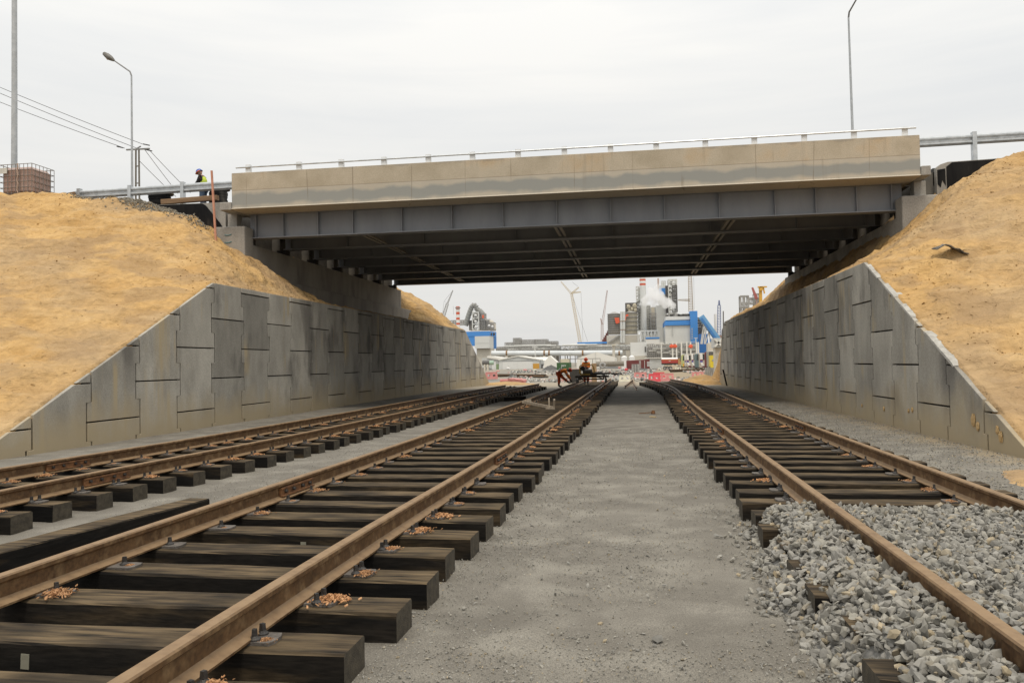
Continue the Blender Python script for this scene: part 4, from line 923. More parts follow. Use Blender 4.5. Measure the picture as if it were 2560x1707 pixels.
MB().box(t0x+.15, t1x-.5, TY-.5, TY+.4, zt+.05, zt+.09).build('deck', TIMB, t)
b = MB(); 
for k in range(3): b.tube([(t0x+.7, TY-.3+k*.2, zt+.13+.03*k), (t1x-.25, TY-.25+k*.2, zt+.15+.03*k), (t1x-.1, TY-.1+k*.1, zt+.10)], .05, 7)
b.build('tool_bundle', DARKM, t)
g0, g1 = at(1450, 936, TY), at(1484, 912, TY); G = thing('generator', 'generator in a yellow tube frame standing on the rail trolley', 'generator', (g0.x, TY, g0.z))
b = MB()
for y in (TY-.28, TY+.28):
    pts = [(g0.x+.06, y, g0.z), (g0.x, y, g0.z+.08), (g0.x, y, g1.z-.08), (g0.x+.06, y, g1.z), (g1.x-.1, y, g1.z), (g1.x, y, g1.z-.1), (g1.x+.03, y, g0.z+.1), (g1.x-.05, y, g0.z), (g0.x+.06, y, g0.z)]; b.tube(pts, .022, 8)
for x, z in ((g0.x, g1.z-.1), (g1.x, g1.z-.1), (g0.x, g0.z+.1), (g1.x, g0.z+.1)): b.tube([(x, TY-.28, z), (x, TY+.28, z)], .02, 8)
b.build('tube_frame', YELLOW, G)
MB().tube([(g0.x+.16, TY-.2, g0.z+.33), (g0.x+.16, TY+.2, g0.z+.33)], .13, 18).build('engine', DARKM, G)
MB().tube([(g0.x+.15, TY, g0.z+.14), (g1.x-.08, TY, g0.z+.16)], .13, 16).build('alternator', paint('grey_casting', (.16,.15,.13), .5), G)
MB().box(g0.x+.05, g1.x-.05, TY-.22, TY+.22, g0.z, g0.z+.03).build('base_tray', DARKM, G)
# steel bar frame resting on the left rail of the middle track
r_ = Vector((-3.22, 21.2, .42)); q0 = at(1310, 997, 21.6); q1 = at(1385, 1012, 20.0); OLDST = mat('dusty_steel_bar', (.26,.21,.15), (.38,.31,.23), scale=12, rough=.8)
b = MB(); q0.z = .44; q1.z = .36; b.beam(q0, q1, .05, .07); b.beam(q1, q1+Vector((.02,-.1,.22)), .045); b.beam(q1-Vector((.12,0,0)), q1+Vector((-.13,.05,.26)), .035); b.beam(q1-Vector((.2,-.02,0)), q1+Vector((.02,-.1,.0)), .05); b.beam(q0-Vector((.05,0,0)), q0+Vector((.2,0,.04)), .08)
o_ = b.build('track_gauge_bar', OLDST, None, loc=(q0+q1)/2); tag(o_, 'dusty steel bar with two upturned prongs resting across the left rail of the middle track', 'gauge bar')
# two loose rail ends lying in the far service strip
def loose_rail(label, p, q):
    p = Vector(p); q = Vector(q); pts = [tuple(p.lerp(q, k/6)) for k in range(7)]; d = (q-p); side = Vector((d.y, -d.x, 0)).normalized()
    o_ = rail_mesh(pts).build('loose_rail', RAIL, None, loc=p); return tag(o_, label, 'rail', 'loose rail ends between the tracks')
loose_rail('straight loose rail lying on the strip between the tracks', gz(1563, 971, .055), gz(1584, 951, -.02))
a_, b_ = gz(1592, 976, .055), gz(1584, 951, -.02); mid = gz(1582, 962, .055)
P_ = [tuple(a_*(1-t_)**2+mid*2*t_*(1-t_)+b_*t_**2) for t_ in np.linspace(0, 1, 9)]
tag(rail_mesh(P_).build('loose_rail', RAIL, None, loc=a_), 'curved loose rail end touching the straight one', 'rail', 'loose rail ends between the tracks')
c0, c1 = gz(1598, 1036, .055), gz(1633, 1034, .055)
b = MB(); b.beam(c0+Vector((0,0,.03)), c1+Vector((0,0,.04)), .02); b.tube([c1+Vector((0,0,.0)), c1+Vector((0,0,.09))], [.06, .04], 10)
tag(b.build('steel_pin', PLATE, None, loc=c0), 'rusty steel pin with a thick head lying on the strip between the tracks', 'steel pin')
tag(MB().beam(gz(1626, 1043, .055)+Vector((0,0,.02)), gz(1638, 1044, .055)+Vector((0,0,.02)), .07, .02).build('wood_scrap', paint('pale_wood_scrap', (.55,.42,.22), .9), None, loc=gz(1626, 1043, .055)), 'pale splinter of wood lying near the steel pin', 'wood scrap')
for (px, py, s_, lb) in ((1643, 1601, .05, 'pale round stone alone on the strip at the bottom'), (2020-220, 1395, .034, 'small grey stone left of the ballast edge'), (1792, 1342, .03, 'flat stone lying by itself above the ballast toe')):
    c = gz(px, py, .055); o_ = rocks('stone', np.array([[0, 0, 0.]]), np.array([s_]), STONE); o_.location = (c.x, c.y, .07); tag(o_, lb, 'stone')
# props on the right wall far end and sand heap
a_ = at(1806, 800, 47); tag(MB().beam(at(1833, 802, 46.2), at(1834, 858, 46.2), .12, .1).build('timber_prop', TIE, None, loc=at(1834, 858, 46.2)), 'dark timber prop hanging against the far end of the right wall', 'timber prop')
p0 = gz(1804, 962, 0); tag(MB().beam(Vector((5.12, 44.5, 0)), Vector((4.98, 45.0, .95)), .07, .05).build('leaning_plank', TIE, None, loc=(5.1, 44.6, 0)), 'dark plank leaning against the foot of the right wall at its far end', 'plank')
def heap(label, c, rx, ry, h, mtl, seed, name='sand_heap', cat='sand heap'):
    n = 36; u = np.linspace(-1, 1, n); A, Bq = np.meshgrid(u, u); rr = np.sqrt(A*A+Bq*Bq); z = h*np.clip(1-rr**1.5, -.1, 1)*(1+.35*fbm(A*2+seed, Bq*2+seed))+h*.14*fbm(A*8+seed, Bq*8)*(rr < 1)
    X_ = A*rx; Y_ = Bq*ry; ii = (np.arange(n-1)[:, None]*n+np.arange(n-1)[None]).ravel()
    o_ = np_mesh(name, np.stack([X_.ravel(), Y_.ravel(), z.ravel()-.03], 1), np.stack([ii, ii+1, ii+1+n, ii+n], 1), mtl, smooth=True); o_.location = c; return tag(o_, label, cat)
heap('heap of yellow sand at the far foot of the right wall', (4.3, 50.5, .0), 1.9, 3.2, .55, SAND, 3)
heap('small spill of yellow sand at the near foot of the right wall', (4.85, 9.6, .09), .75, 1.3, .12, SAND, 21)
heap('low heap of yellow sand at the far foot of the left wall', (-9.2, 58.5, -.15), 2.6, 4.0, .35, SAND, 9)

# ------------------------------------------------------------------ plastic barriers beyond the bridge
PINK = mat('faded_pink_plastic', (.56,.20,.185), (.66,.29,.265), scale=3, rough=.6, rnd=.06); REDP = mat('red_plastic', (.60,.045,.06), (.68,.10,.11), scale=2, rough=.5); CREAM = mat('cream_plastic', (.62,.58,.44), (.72,.68,.54), scale=3, rough=.6)
def barrier(label, c, L, H, mtl, rz=0, tilt=(0,0)):
    xsb = np.array([0, .17, .38, .62, .83, 1.0])*L-L/2; zsb = np.array([0, .34, .70, .86, 1.0])*H; b = MB()
    w_at = lambda z: .30-.20*min(1, z/H*1.2)
    for i in range(5):
        for k in range(4):
            if k == 1 and i in (1, 3): continue
            x0, x1, z0, z1 = xsb[i], xsb[i+1], zsb[k], zsb[k+1]; ins = lambda z: 1-.10*(z/H)
            w0, w1 = w_at(z0), w_at(z1); vs = []
            for z, w_ in ((z0, w0), (z1, w1)):
                for x, s_ in ((x0, -1), (x1, -1), (x1, 1), (x0, 1)): vs.append((x*ins(z), s_*w_, z))
            b.add(vs, [(0,3,2,1),(4,5,6,7),(0,1,5,4),(1,2,6,5),(2,3,7,6),(3,0,4,7)])
    o_ = b.build('plastic_barrier', mtl, None); bm = bmesh.new(); bm.from_mesh(o_.data); bmesh.ops.remove_doubles(bm, verts=bm.verts, dist=.002); bm.to_mesh(o_.data); bm.free()
    o_.location = c; o_.rotation_euler = (tilt[0], tilt[1], rz); return tag(o_, label, 'barrier', 'water filled plastic barriers beyond the bridge')
def bspan(l, r, yb, z=-.75): a_ = gz(*ZB(l, yb), z); b_ = gz(*ZB(r, yb), z); c = (a_+b_)/2; c.z = gzz(c.x, c.y); return c, abs(b_.x-a_.x)
def bar(label, l, r, yb, yt, mtl, rz=0):
    c, L = bspan(l, r, yb); H = (yb-yt)/5.227/FPX*c.y; c.z = gzz(c.x, c.y); return barrier(label, c, L, H, mtl, rz)
bar('cream plastic barrier left of the pink ones', 875, 1030, 1520, 1435, CREAM)
bar('faded pink plastic barrier just right of the cream one', 1068, 1245, 1483, 1400, PINK, -.1)
bar('bright red plastic barrier in the middle of the row', 1257, 1420, 1522, 1420, REDP, .1)
bar('faded pink plastic barrier right of the bright red one', 1415, 1600, 1512, 1412, PINK, -.1)
bar('red plastic barrier standing behind the bright red one', 1310, 1480, 1470, 1400, REDP, .25)
bar('faded pink plastic barrier standing alone near the right wall', 1818, 1992, 1475, 1395, PINK, .1)
bar('small cream plastic barrier far back near the tanker lorry', 1605, 1690, 1383, 1338, CREAM)
c = gz(*ZA(1400, 1500), -.7); barrier('upright faded pink barrier half hidden by the end of the left wall', c, 1.9, 1.0, PINK, .5, (.12, 0))
c = gz(*ZA(1640, 1545), -.55); barrier('faded pink barrier lying toppled on its side beyond the left wall', (c.x, c.y, gzz(c.x, c.y)+.28), 2.1, .85, PINK, .12, (1.35, 0))
c = gz(*ZA(1740, 1550), -.55); barrier('faded pink barrier lying tipped over another one', (c.x, c.y-1, gzz(c.x, c.y)+.25), 1.9, .8, PINK, -.35, (-1.25, .1))

# stacks of timbers and rails in the yard
def tstack(label, p, q, n, mtl, seed, hh=.2, group='stacks of timber and rail in the yard'):
    p = Vector(p); q = Vector(q); r = random.Random(seed); t = thing('timber_stack', label, 'timber stack', tuple(p), group)
    for k in range(n):
        a_ = p+Vector((r.uniform(-.6, .6), k*.55, hh*.5+.12*(k % 3)+.02)); b_ = q+Vector((r.uniform(-.6, .6), k*.55, hh*.5+.12*(k % 3)+.02)); MB().beam(a_, b_, .25, hh).build('timber', mtl if k % 2 else TIE, t)
tstack('stack of long brown timbers lying beyond the toppled pink barriers', gz(*ZA(1440, 1472), -.85), gz(*ZA(2100, 1482), -.85), 6, TIMB, 1)
tstack('long dark rails lying right of the rail trolley', gz(*ZB(640, 1452), -.85), gz(*ZB(885, 1462), -.85), 3, TIE, 2)
tstack('low dark timbers lying behind the lone pink barrier', gz(*ZB(1570, 1415), -.85), gz(*ZB(2010, 1400), -.85), 3, TIMB, 4, .3)

# ------------------------------------------------------------------ yard: sheds, tent, containers, vehicles
def wb(b, c0, c1, Y, depth, zf=None):
    p, q = at(*c0, Y), at(*c1, Y); z0, z1 = min(p.z, q.z), max(p.z, q.z)
    if zf is not None: z0 = zf
    return b.box(min(p.x, q.x), max(p.x, q.x), Y, Y+depth, z0, z1)
def part(t, name, c0, c1, Y, depth, mtl, zf=None): return wb(MB(), c0, c1, Y, depth, zf).build(name, mtl, t)
def T(name, label, cat, px, Y, group=None): p = at(px, 900, Y); return thing(name, label, cat, (p.x, Y, -.9), group)
def cladding(name, c, pitch=.5, axis=0, var=.05, rough=.55):
    M = paint(name, c, rough, var=var); nd, lk, b = nodes_of(M); w_ = nd.new('ShaderNodeTexWave'); w_.inputs['Scale'].default_value = 1/pitch; w_.bands_direction = 'X'
    g = nd.new('ShaderNodeTexCoord'); lk.new(g.outputs['Object'], w_.inputs[0]); bp = nd.new('ShaderNodeBump'); bp.inputs['Strength'].default_value = .5; bp.inputs['Distance'].default_value = .1; lk.new(w_.outputs[0], bp.inputs['Height']); lk.new(bp.outputs[0], b.inputs['Normal']); return M
WHT = cladding('white_cladding', (.80,.80,.77)); OFFW = cladding('offwhite_cladding', (.72,.73,.70)); GREYC = cladding('grey_cladding', (.56,.57,.55)); BLUE = cladding('blue_cladding', (.08,.30,.74), var=.06); LBLUE = cladding('light_blue_cladding', (.20,.45,.74)); BLUED = cladding('deep_blue_cladding', (.07,.24,.60))
TENTM = paint('white_tent_fabric', (.78,.76,.70), .7, var=.04); ROOFW = paint('white_roof', (.76,.74,.68), .6, var=.05)
PCON = paint('pale_plant_concrete', (.60,.56,.48), .9, var=.15); GST = paint('grey_structure_steel', (.34,.33,.31), .6, var=.25); LST = paint('light_structure_steel', (.66,.66,.62), .6, var=.15); DST = paint('dark_structure_steel', (.12,.115,.11), .7, var=.3)
SILO = paint('silo_brown_grey', (.25,.225,.19), .8, var=.2); RUSTB = paint('rust_brown_ring', (.26,.15,.07), .8, var=.2); MAROON = cladding('maroon_container', (.20,.055,.05), .4); REDW = paint('signal_red', (.62,.12,.06), .6, var=.08); WHITEP = paint('signal_white', (.80,.79,.76), .6, var=.04)
D = lambda x, y: (1200+x/11.76, 880+y/11.76)   # survey grid of the left yard close-up
E_ = lambda x, y: (1440+x/11.76, 880+y/11.76)
H_ = lambda x, y: (1640+x/11.76, 880+y/11.76)
# white warehouse with gable front
Y = 320; t = T('warehouse', 'white gabled warehouse with wide doors and an orange wooden door on its right', 'warehouse', 1300, Y)
P = lambda x, y: at(*D(x, y), Y)
f = [P(560, 560), P(560, 245), P(1115, 140), P(1740, 238), P(1740, 560)]; b = MB(); b.prism([(p.x, p.z if i not in (0, 4) else -.95) for i, p in enumerate(f)], Y, Y+26, 'y'); b.build('wall', OFFW, t)
b = MB(); a1, a2, a3 = P(545, 244), P(1115, 134), P(1755, 236)
b.prism([(a1.x, a1.z), (a2.x, a2.z), (a3.x, a3.z), (a3.x, a3.z+.35), (a2.x, a2.z+.4), (a1.x, a1.z+.35)], Y-.5, Y+27, 'y'); b.build('roof', ROOFW, t)
part(t, 'sliding_door', D(668, 560), D(1105, 272), Y-.12, .1, WHT, -.9); part(t, 'sliding_door', D(1117, 560), D(1548, 266), Y-.12, .1, WHT, -.9)
part(t, 'door_rail', D(655, 268), D(1560, 258), Y-.2, .18, DST)
part(t, 'wooden_door', D(1560, 520), D(1742, 335), Y-.15, .12, paint('orange_plywood', (.60,.32,.06), .8, var=.15), -.9)
part(t, 'annex', D(1745, 540), D(1955, 250), Y+2, 14, GREYC, -.9); part(t, 'annex_window', D(1800, 470), D(1900, 350), Y+1.9, .08, DST)
b = MB(); pr = [at(*D(1400, 150), Y+27), at(*D(2060, 140), Y+27), at(*D(2230, 270), Y+10), at(*D(1960, 275), Y+10), at(*D(1745, 240), Y+10)]
b.add([tuple(p) for p in pr]+[(p.x, p.y, p.z-.4) for p in pr], [(0,1,2,3,4),(9,8,7,6,5)]+[(i, 5+i, 5+(i+1) % 5, (i+1) % 5) for i in range(5)]); b.build('rear_roof', ROOFW, t)
part(t, 'rear_wall', D(1960, 520), D(2220, 276), Y+12, 12, OFFW, -.9)
t = T('shed', 'long low grey shed joined to the left side of the white warehouse', 'shed', 1225, Y)
b = MB(); g_ = [P(40, 560), P(40, 170), P(200, 168), P(556, 232), P(556, 560)]; b.prism([(p.x, p.z if i not in (0, 4) else -.95) for i, p in enumerate(g_)], Y+1, Y+24, 'y'); b.build('wall', GREYC, t)
b = MB(); a1, a2 = P(200, 172), P(640, 240); b.prism([(a1.x, a1.z), (a2.x, a2.z), (a2.x, a2.z+1.0), (a1.x, a1.z+.8)], Y+.5, Y+25, 'y'); b.build('roof', ROOFW, t)
part(t, 'door', D(355, 560), D(470, 285), Y+.85, .1, WHT, -.9); part(t, 'green_panel', D(475, 480), D(553, 350), Y+.85, .1, paint('pale_green_panel', (.25,.34,.18), .8), -.9)
t = T('tank', 'dark horizontal tank with a pale green end left of the sheds', 'tank', 1210, 260); p, q = at(*D(75, 315), 260), at(*D(280, 315), 260); MB().tube([p, q], .75, 16).build('shell', DST, t, smooth=True); MB().tube([q, q+Vector((1.4,0,0))], .7, 16).build('end_cap', paint('pale_green', (.35,.48,.38), .5), t, smooth=True)
for x in (p.x+.8, q.x-.6): MB().box(x-.3, x+.3, 259.4, 260.6, -.95, p.z-.5).build('cradle', PCON, t)
# marquee tent
Y = 300; t = T('tent', 'big white marquee tent behind the dark canopy', 'tent', 1488, Y); P = lambda x, y: at(*E_(x, y), Y)
b = MB(); g_ = [P(20, 190), P(600, -2), P(1170, 165), P(1170, 290), P(20, 290)]; b.prism([(p.x, p.z if i < 3 else -.95) for i, p in enumerate(g_)], Y, Y+24, 'y'); b.build('canvas', TENTM, t)
part(t, 'door_flap', E_(735, 285), E_(845, 178), Y-.08, .06, ROOFW, -.9)
for x in (570, 1165): p = P(x, 0); MB().box(p.x-.12, p.x+.12, Y-.15, Y-.02, -.95, P(x, 5 if x == 570 else 165).z).build('pole', LST, t)
Y = 290; t = T('tent', 'small white pointed tent left of the green container', 'tent', 1375, Y); b = MB(); g_ = [at(*ZA(2170, 1290), Y), at(*ZA(2240, 1190), Y)]; p0 = at(1360, 905, Y); p1 = at(1392, 905, Y); ap = at(1374, 889, Y)
b.prism([(p0.x, -.95), (p0.x, p0.z), (ap.x, ap.z), (p1.x, p1.z), (p1.x, -.95)], Y, Y+8, 'y'); b.build('canvas', TENTM, t)
# dark canopy on posts
Y = 235; t = T('canopy', 'long dark flat canopy on thin posts in front of the white marquee', 'canopy', 1455, Y); part(t, 'roof', (1420, 898), (1501, 895.4), Y, 3.5, DST)
for x in (1424, 1452, 1481, 1500): part(t, 'post', (x, 904), (x+1, 898), Y, .15, DST, -.9)
# green container with letters
Y = 245; t = T('container', 'green shipping container with white letters behind the bending worker', 'container', 1405, Y); part(t, 'body', (1392, 921), (1427, 906), Y, 2.5, cladding('green_container', (.055,.13,.045), .4), -.9)
tp = at(1409, 916.5, Y); fc = bpy.data.curves.new('lettering', 'FONT'); fc.body = 'JAV'; fc.size = 1.0; fc.extrude = .02; fc.align_x = 'CENTER'
fo = bpy.data.objects.new('lettering', fc); COL.objects.link(fo); bpy.context.view_layer.update(); dg = bpy.context.evaluated_depsgraph_get(); me = bpy.data.meshes.new_from_object(fo.evaluated_get(dg)); bpy.data.objects.remove(fo)
me.materials.clear(); me.materials.append(WHITEP); lo_ = bpy.data.objects.new('lettering', me); COL.objects.link(lo_); lo_.parent = t; lo_.location = (tp.x-t.location.x, -.03, tp.z+.9); lo_.rotation_euler = (R(90), 0, 0)
t = T('container', 'pale beige site container behind the green one', 'container', 1415, 270); part(t, 'body', (1401, 905), (1424, 897), 270, 3, paint('beige_container', (.62,.56,.42), .7), -.9)
t = T('stacked_panels', 'brown plywood sheets standing upright right of the generator', 'plywood', 1486, 78); part(t, 'sheet', (1479, 937), (1491, 908), 78, .12, paint('plywood_tan', (.34,.23,.13), .9, var=.2), -.9)
t = T('crate', 'long black crate left of the generator behind the bending worker', 'crate', 1425, 70); part(t, 'body', (1424, 937), (1452, 923), 70, 1.0, DARKM, -.8); part(t, 'lid', (1426, 923), (1451, 922), 70, 1.1, paint('pink_sheet', (.5,.27,.25), .8))
# big concrete pipe and cable wheel
Y = 170; t = T('concrete_pipe', 'long pale concrete pipe lying in front of the marquee', 'pipe', 1510, Y); p, q = at(1490, 910, Y), at(1560, 908.5, Y); MB().tube([p, q], .55, 20).build('pipe', paint('old_pipe_concrete', (.24,.22,.185), .9), t, smooth=True)
Y = 150; t = T('reel', 'dark ring shaped reel lying upright before the concrete pipe', 'reel', 1505, Y); c = at(1506.5, 913.5, Y); b = MB()
pts = [c+Vector((math.cos(a), 0, math.sin(a)))*.42 for a in np.linspace(0, 2*math.pi, 21)]; b.tube(pts, .22, 8, caps=False); b.build('ring', GST, t); 
# maroon container
Y = 215; t = T('container', 'maroon shipping container right of the white water tanks', 'container', 1595, Y)
p0, p1 = at(1566, 915, Y), at(1624, 899, Y); b = MB(); b.prism([(p0.x, -.95), (p0.x, at(1566, 901.5, Y).z), (p1.x, at(1624, 898, Y).z), (p1.x, -.95)], Y, Y+2.6, 'y'); b.build('body', MAROON, t)
for k, px in enumerate((1598, 1601, 1611)): part(t, 'lock_bar', (px, 915), (px+.8, 901), Y-.06, .05, LST, -.7)
Y = 225
for (x0, x1, y0, lb) in ((1553, 1568, 889, 'white vertical water tank, the left of two'), (1572, 1587, 888.5, 'white vertical water tank, the right of two')):
    t = T('water_tank', lb, 'water tank', (x0+x1)/2, Y, 'white water tanks'); a_, b_ = at(x0, 900, Y), at(x1, y0, Y); r = (b_.x-a_.x)/2; cx_ = (a_.x+b_.x)/2
    MB().tube([(cx_, Y+r, -.9), (cx_, Y+r, b_.z-.35)], r, 24).build('shell', WHITEP, t, smooth=True); MB().tube([(cx_, Y+r, b_.z-.35), (cx_, Y+r, b_.z)], [r, r*.3], 24).build('dome', WHITEP, t, smooth=True)
t = T('mesh_bale', 'grey wire mesh bales stacked before the maroon container', 'bale', 1590, 165, 'bales of grey wire mesh')
for k in range(3): p = at(1582+k*6.5, 912, 165); MB().tube([(p.x, 164.6, -.9+.0), (p.x, 164.6, at(1590, 910, 165).z)], .26, 14).build('roll', GST, t)
t = T('pallet_stack', 'square stack of grey slabs right of the maroon container', 'slab stack', 1624, 180)
for k in range(4): part(t, 'slab', (1618, 916-k*3.1-.2), (1632, 913-k*3.1+.1), 180, 2, GREYC)
t = T('mesh_bale', 'bundles of grey mesh rolls standing near the far end of the right wall', 'bale', 1775, 88, 'bales of grey wire mesh')
for k in range(9): p = at(1763+k*2.6, 925, 88); MB().tube([(p.x, 88+.2*(k % 2), -.9), (p.x, 88+.2*(k % 2), at(1765, 919, 88).z)], .055, 10).build('roll', GST, t)
t = T('shed', 'grey corrugated shed with a white roof behind the red tanker lorry', 'shed', 1640, 250); part(t, 'wall', (1620, 915), (1660, 896), 250, 6, GREYC, -.9); part(t, 'roof', (1612, 896.2), (1663, 893.6), 249.5, 7.5, ROOFW)
# red tanker lorry
Y = 210; X0, X1 = at(1654, 900, Y).x, at(1703, 900, Y).x; t = thing('tanker_lorry', 'red tanker lorry with white tank top parked facing right', 'lorry', (X0, Y, -.9)); zz = lambda py: at(1680, py, Y).z
REDT = paint('lorry_red', (.42,.06,.05), .5); b = MB(); zc = (zz(907.5)+zz(894))/2; hh = (zz(894)-zz(907.5))/2
for lo, hi, nm, mt_ in ((zz(907.5), zz(897.5), 'tank_side', REDT), (zz(897.4), zz(893.8), 'tank_top', WHITEP)):
    w0, w1 = (1.15, 1.15) if nm == 'tank_side' else (1.15, .6); x1_ = X0+(X1-X0)*.83
    b = MB(); b.prism([(Y+1.2-w0, lo), (Y+1.2+w0, lo), (Y+1.2+w1, hi), (Y+1.2-w1, hi)], X0, x1_, 'x'); b.build(nm, mt_, t)
MB().box(X0+.1, X0+(X1-X0)*.8, Y+.02, Y+.04, zz(900.5), zz(899.3)).build('stripe', paint('orange_stripe', (.62,.27,.08), .5), t); MB().box(X0+1.8, X0+2.3, Y+.01, Y+.04, zz(902.8), zz(901.8)).build('badge', WHITEP, t)
b = MB(); xk = X0+(X1-X0)*.84; b.prism([(xk, zz(911)), (X1, zz(911)), (X1, zz(903)), (X1-.35, zz(896.5)), (xk, zz(896.5))], Y+.1, Y+2.3, 'y'); cab = b.build('cab', paint('cab_tan', (.50,.30,.13), .5), t)
MB().prism([(xk+.45, zz(903)), (X1-.1, zz(903)), (X1-.38, zz(897.6)), (xk+.45, zz(897.6))], Y+.07, Y+.095, 'y').build('side_window', DST, cab)
MB().box(X0, X1-.3, Y+.5, Y+1.9, zz(911), zz(907.6)).build('chassis', DST, t)
for px in (1662, 1668, 1676, 1697): c = at(px, 910.5, Y); wh = MB().tube([(c.x, Y+.05, -.9+.5), (c.x, Y+.4, -.9+.5)], .5, 18).build('wheel', DST, t); MB().tube([(c.x, Y+.03, -.4), (c.x, Y+.049, -.4)], .22, 12).build('rim', GST, wh)
# row of parked coaches seen obliquely
def coach(label, px0, px1, pyt, pyb, Y, body, stripes, side):
    a_, b_ = at(px0, pyb, Y), at(px1, pyt, Y); t = thing('coach', label, 'coach', (a_.x, Y, -.9), 'coaches parked in a row by the pipe rack'); zt = b_.z; z0 = -.5; h = zt-z0; wd = b_.x-a_.x; dd = wd*2.2
    b = MB(); b.prism([(a_.x, z0), (b_.x, z0), (b_.x, zt-.25), (b_.x-.3, zt), (a_.x+.25, zt), (a_.x, zt-.3)], Y, Y+dd, 'y'); bo = b.build('body', body, t)
    MB().prism([(a_.x+wd*.34, z0+h*.52), (b_.x-.1, z0+h*.52), (b_.x-.15, z0+h*.92), (a_.x+wd*.40, z0+h*.92)], Y-.03, Y-.005, 'y').build('windscreen', paint('dark_glass', (.05,.06,.065), .15), t)
    for lo, hi, x0f, x1f, mt_ in stripes: MB().prism([(a_.x+wd*x0f, z0+h*lo), (a_.x+wd*(x0f+.42), z0+h*lo), (a_.x+wd*(x1f+.42), z0+h*hi), (a_.x+wd*x1f, z0+h*hi)], Y-.05, Y-.032, 'y').build('livery_band', mt_, t)
    for k in (0.2, .8): MB().tube([(a_.x+wd*k, Y+.6, -.45), (a_.x+wd*k, Y+.9, -.45)], .45, 14).build('wheel', DST, t)
BL = paint('livery_blue', (.10,.12,.38), .5); MR = paint('livery_maroon', (.24,.05,.07), .5); TANC = paint('coach_tan', (.50,.44,.36), .4); WS = [(.55,.99,0.05,.0,WHITEP), (.47,.56,.02,.04,MR), (.36,.47,.02,.03,BL), (.08,.36,.30,.05,WHITEP), (0,.12,.45,.3,MR)]
coach('yellow green coach at the left end of the row', 1704, 1713, 887, 912, 262, paint('coach_lime', (.50,.52,.22), .5), [(.0,.25,.4,.3,paint('livery_orange', (.70,.35,.05), .5))], 0)
coach('first white striped coach next to the yellow green one', 1712, 1720, 886.5, 912, 256, TANC, WS, 0)
coach('second white striped coach with its maroon and blue band', 1716.5, 1729, 886, 913, 246, TANC, WS, 0)
coach('third white striped coach left of the dark teal van', 1729, 1739, 884, 913, 236, TANC, WS, 0)
coach('dark teal coach in the middle of the row', 1738, 1749, 884, 913.5, 228, paint('coach_teal', (.13,.18,.19), .4), [], 0)
coach('largest white striped coach with a broad maroon foot', 1750, 1765, 882, 914.5, 214, TANC, WS, 0)
coach('narrow dark maroon coach right of the largest striped one', 1763, 1769, 879, 914.5, 210, MAROON, [], 0)
coach('silver grey coach at the right end of the row', 1769, 1779, 877, 914, 206, paint('coach_silver', (.33,.32,.29), .4), [], 0)
Y = 200; t = T('lorry', 'yellow lorry with a dark windscreen by the end of the right wall', 'lorry', 1782, Y); part(t, 'cab', (1776, 911), (1792, 888), Y, 4, paint('lorry_yellow', (.72,.56,.04), .5), -.5); part(t, 'windscreen', (1776.5, 887.8), (1792, 879), Y+.1, 3, DST); part(t, 'roof', (1775, 878.8), (1792, 876), Y, 4, LST); part(t, 'grille', (1780, 903), (1788, 898), Y-.05, .04, GST)
for px in (1778, 1790): c = at(px, 910, Y); MB().tube([(c.x, Y+.4, -.42), (c.x, Y+.8, -.42)], .48, 14).build('wheel', DST, t)
# small loose items across the yard
for k, (px, py, w_, h_, mt_, lb, nm, cat) in enumerate([(1645, 925, 7, 5, CREAM, 'cream block lying right of the grey mesh rolls', 'plastic_block', 'block'), (1656, 922, 5, 6, CREAM, 'tall cream block beside the red scraps', 'plastic_block', 'block'), (1614, 921, 10, 5, WHITEP, 'white tub standing before the grey slab stack', 'tub', 'tub'),
        (1541, 914, 7, 8, paint('pump_yellow', (.62,.50,.12), .6), 'yellow pump standing by the concrete pipe', 'pump', 'pump'), (1561, 927, 9, 7, REDP, 'crumpled red plastic barrier lying in the rubble', 'broken_barrier', 'barrier'), (1545, 922, 7, 5, PINK, 'pink plastic scrap lying in the rubble', 'broken_barrier', 'barrier'),
        (1266, 924, 9, 6, WHITEP, 'white bag heap before the warehouse doors', 'bag_heap', 'bags'), (1308, 927, 10, 5, PINK, 'pink scrap heap before the right warehouse door', 'scrap_heap', 'scrap'), (1330, 927, 12, 4, CREAM, 'low cream trestle before the orange door', 'trestle', 'trestle'), (1358, 922, 9, 11, WHITEP, 'pile of white bags right of the orange door', 'bag_heap', 'bags'), (1240, 929, 9, 3, PINK, 'flat pink scrap lying behind the left wall end', 'scrap_heap', 'scrap')]):
    p = gz(px, py, -.9); q = at(px+w_, py-h_, p.y); o_ = lump((p.x+(q.x-p.x)/2, p.y, -.9+(q.z+.9)*.45), ((q.x-p.x)/2, (q.x-p.x)/2, (q.z+.9)*.55), k, 12, 8).build(nm, mt_, None, loc=(p.x, p.y, -.9)); tag(o_, lb, cat)
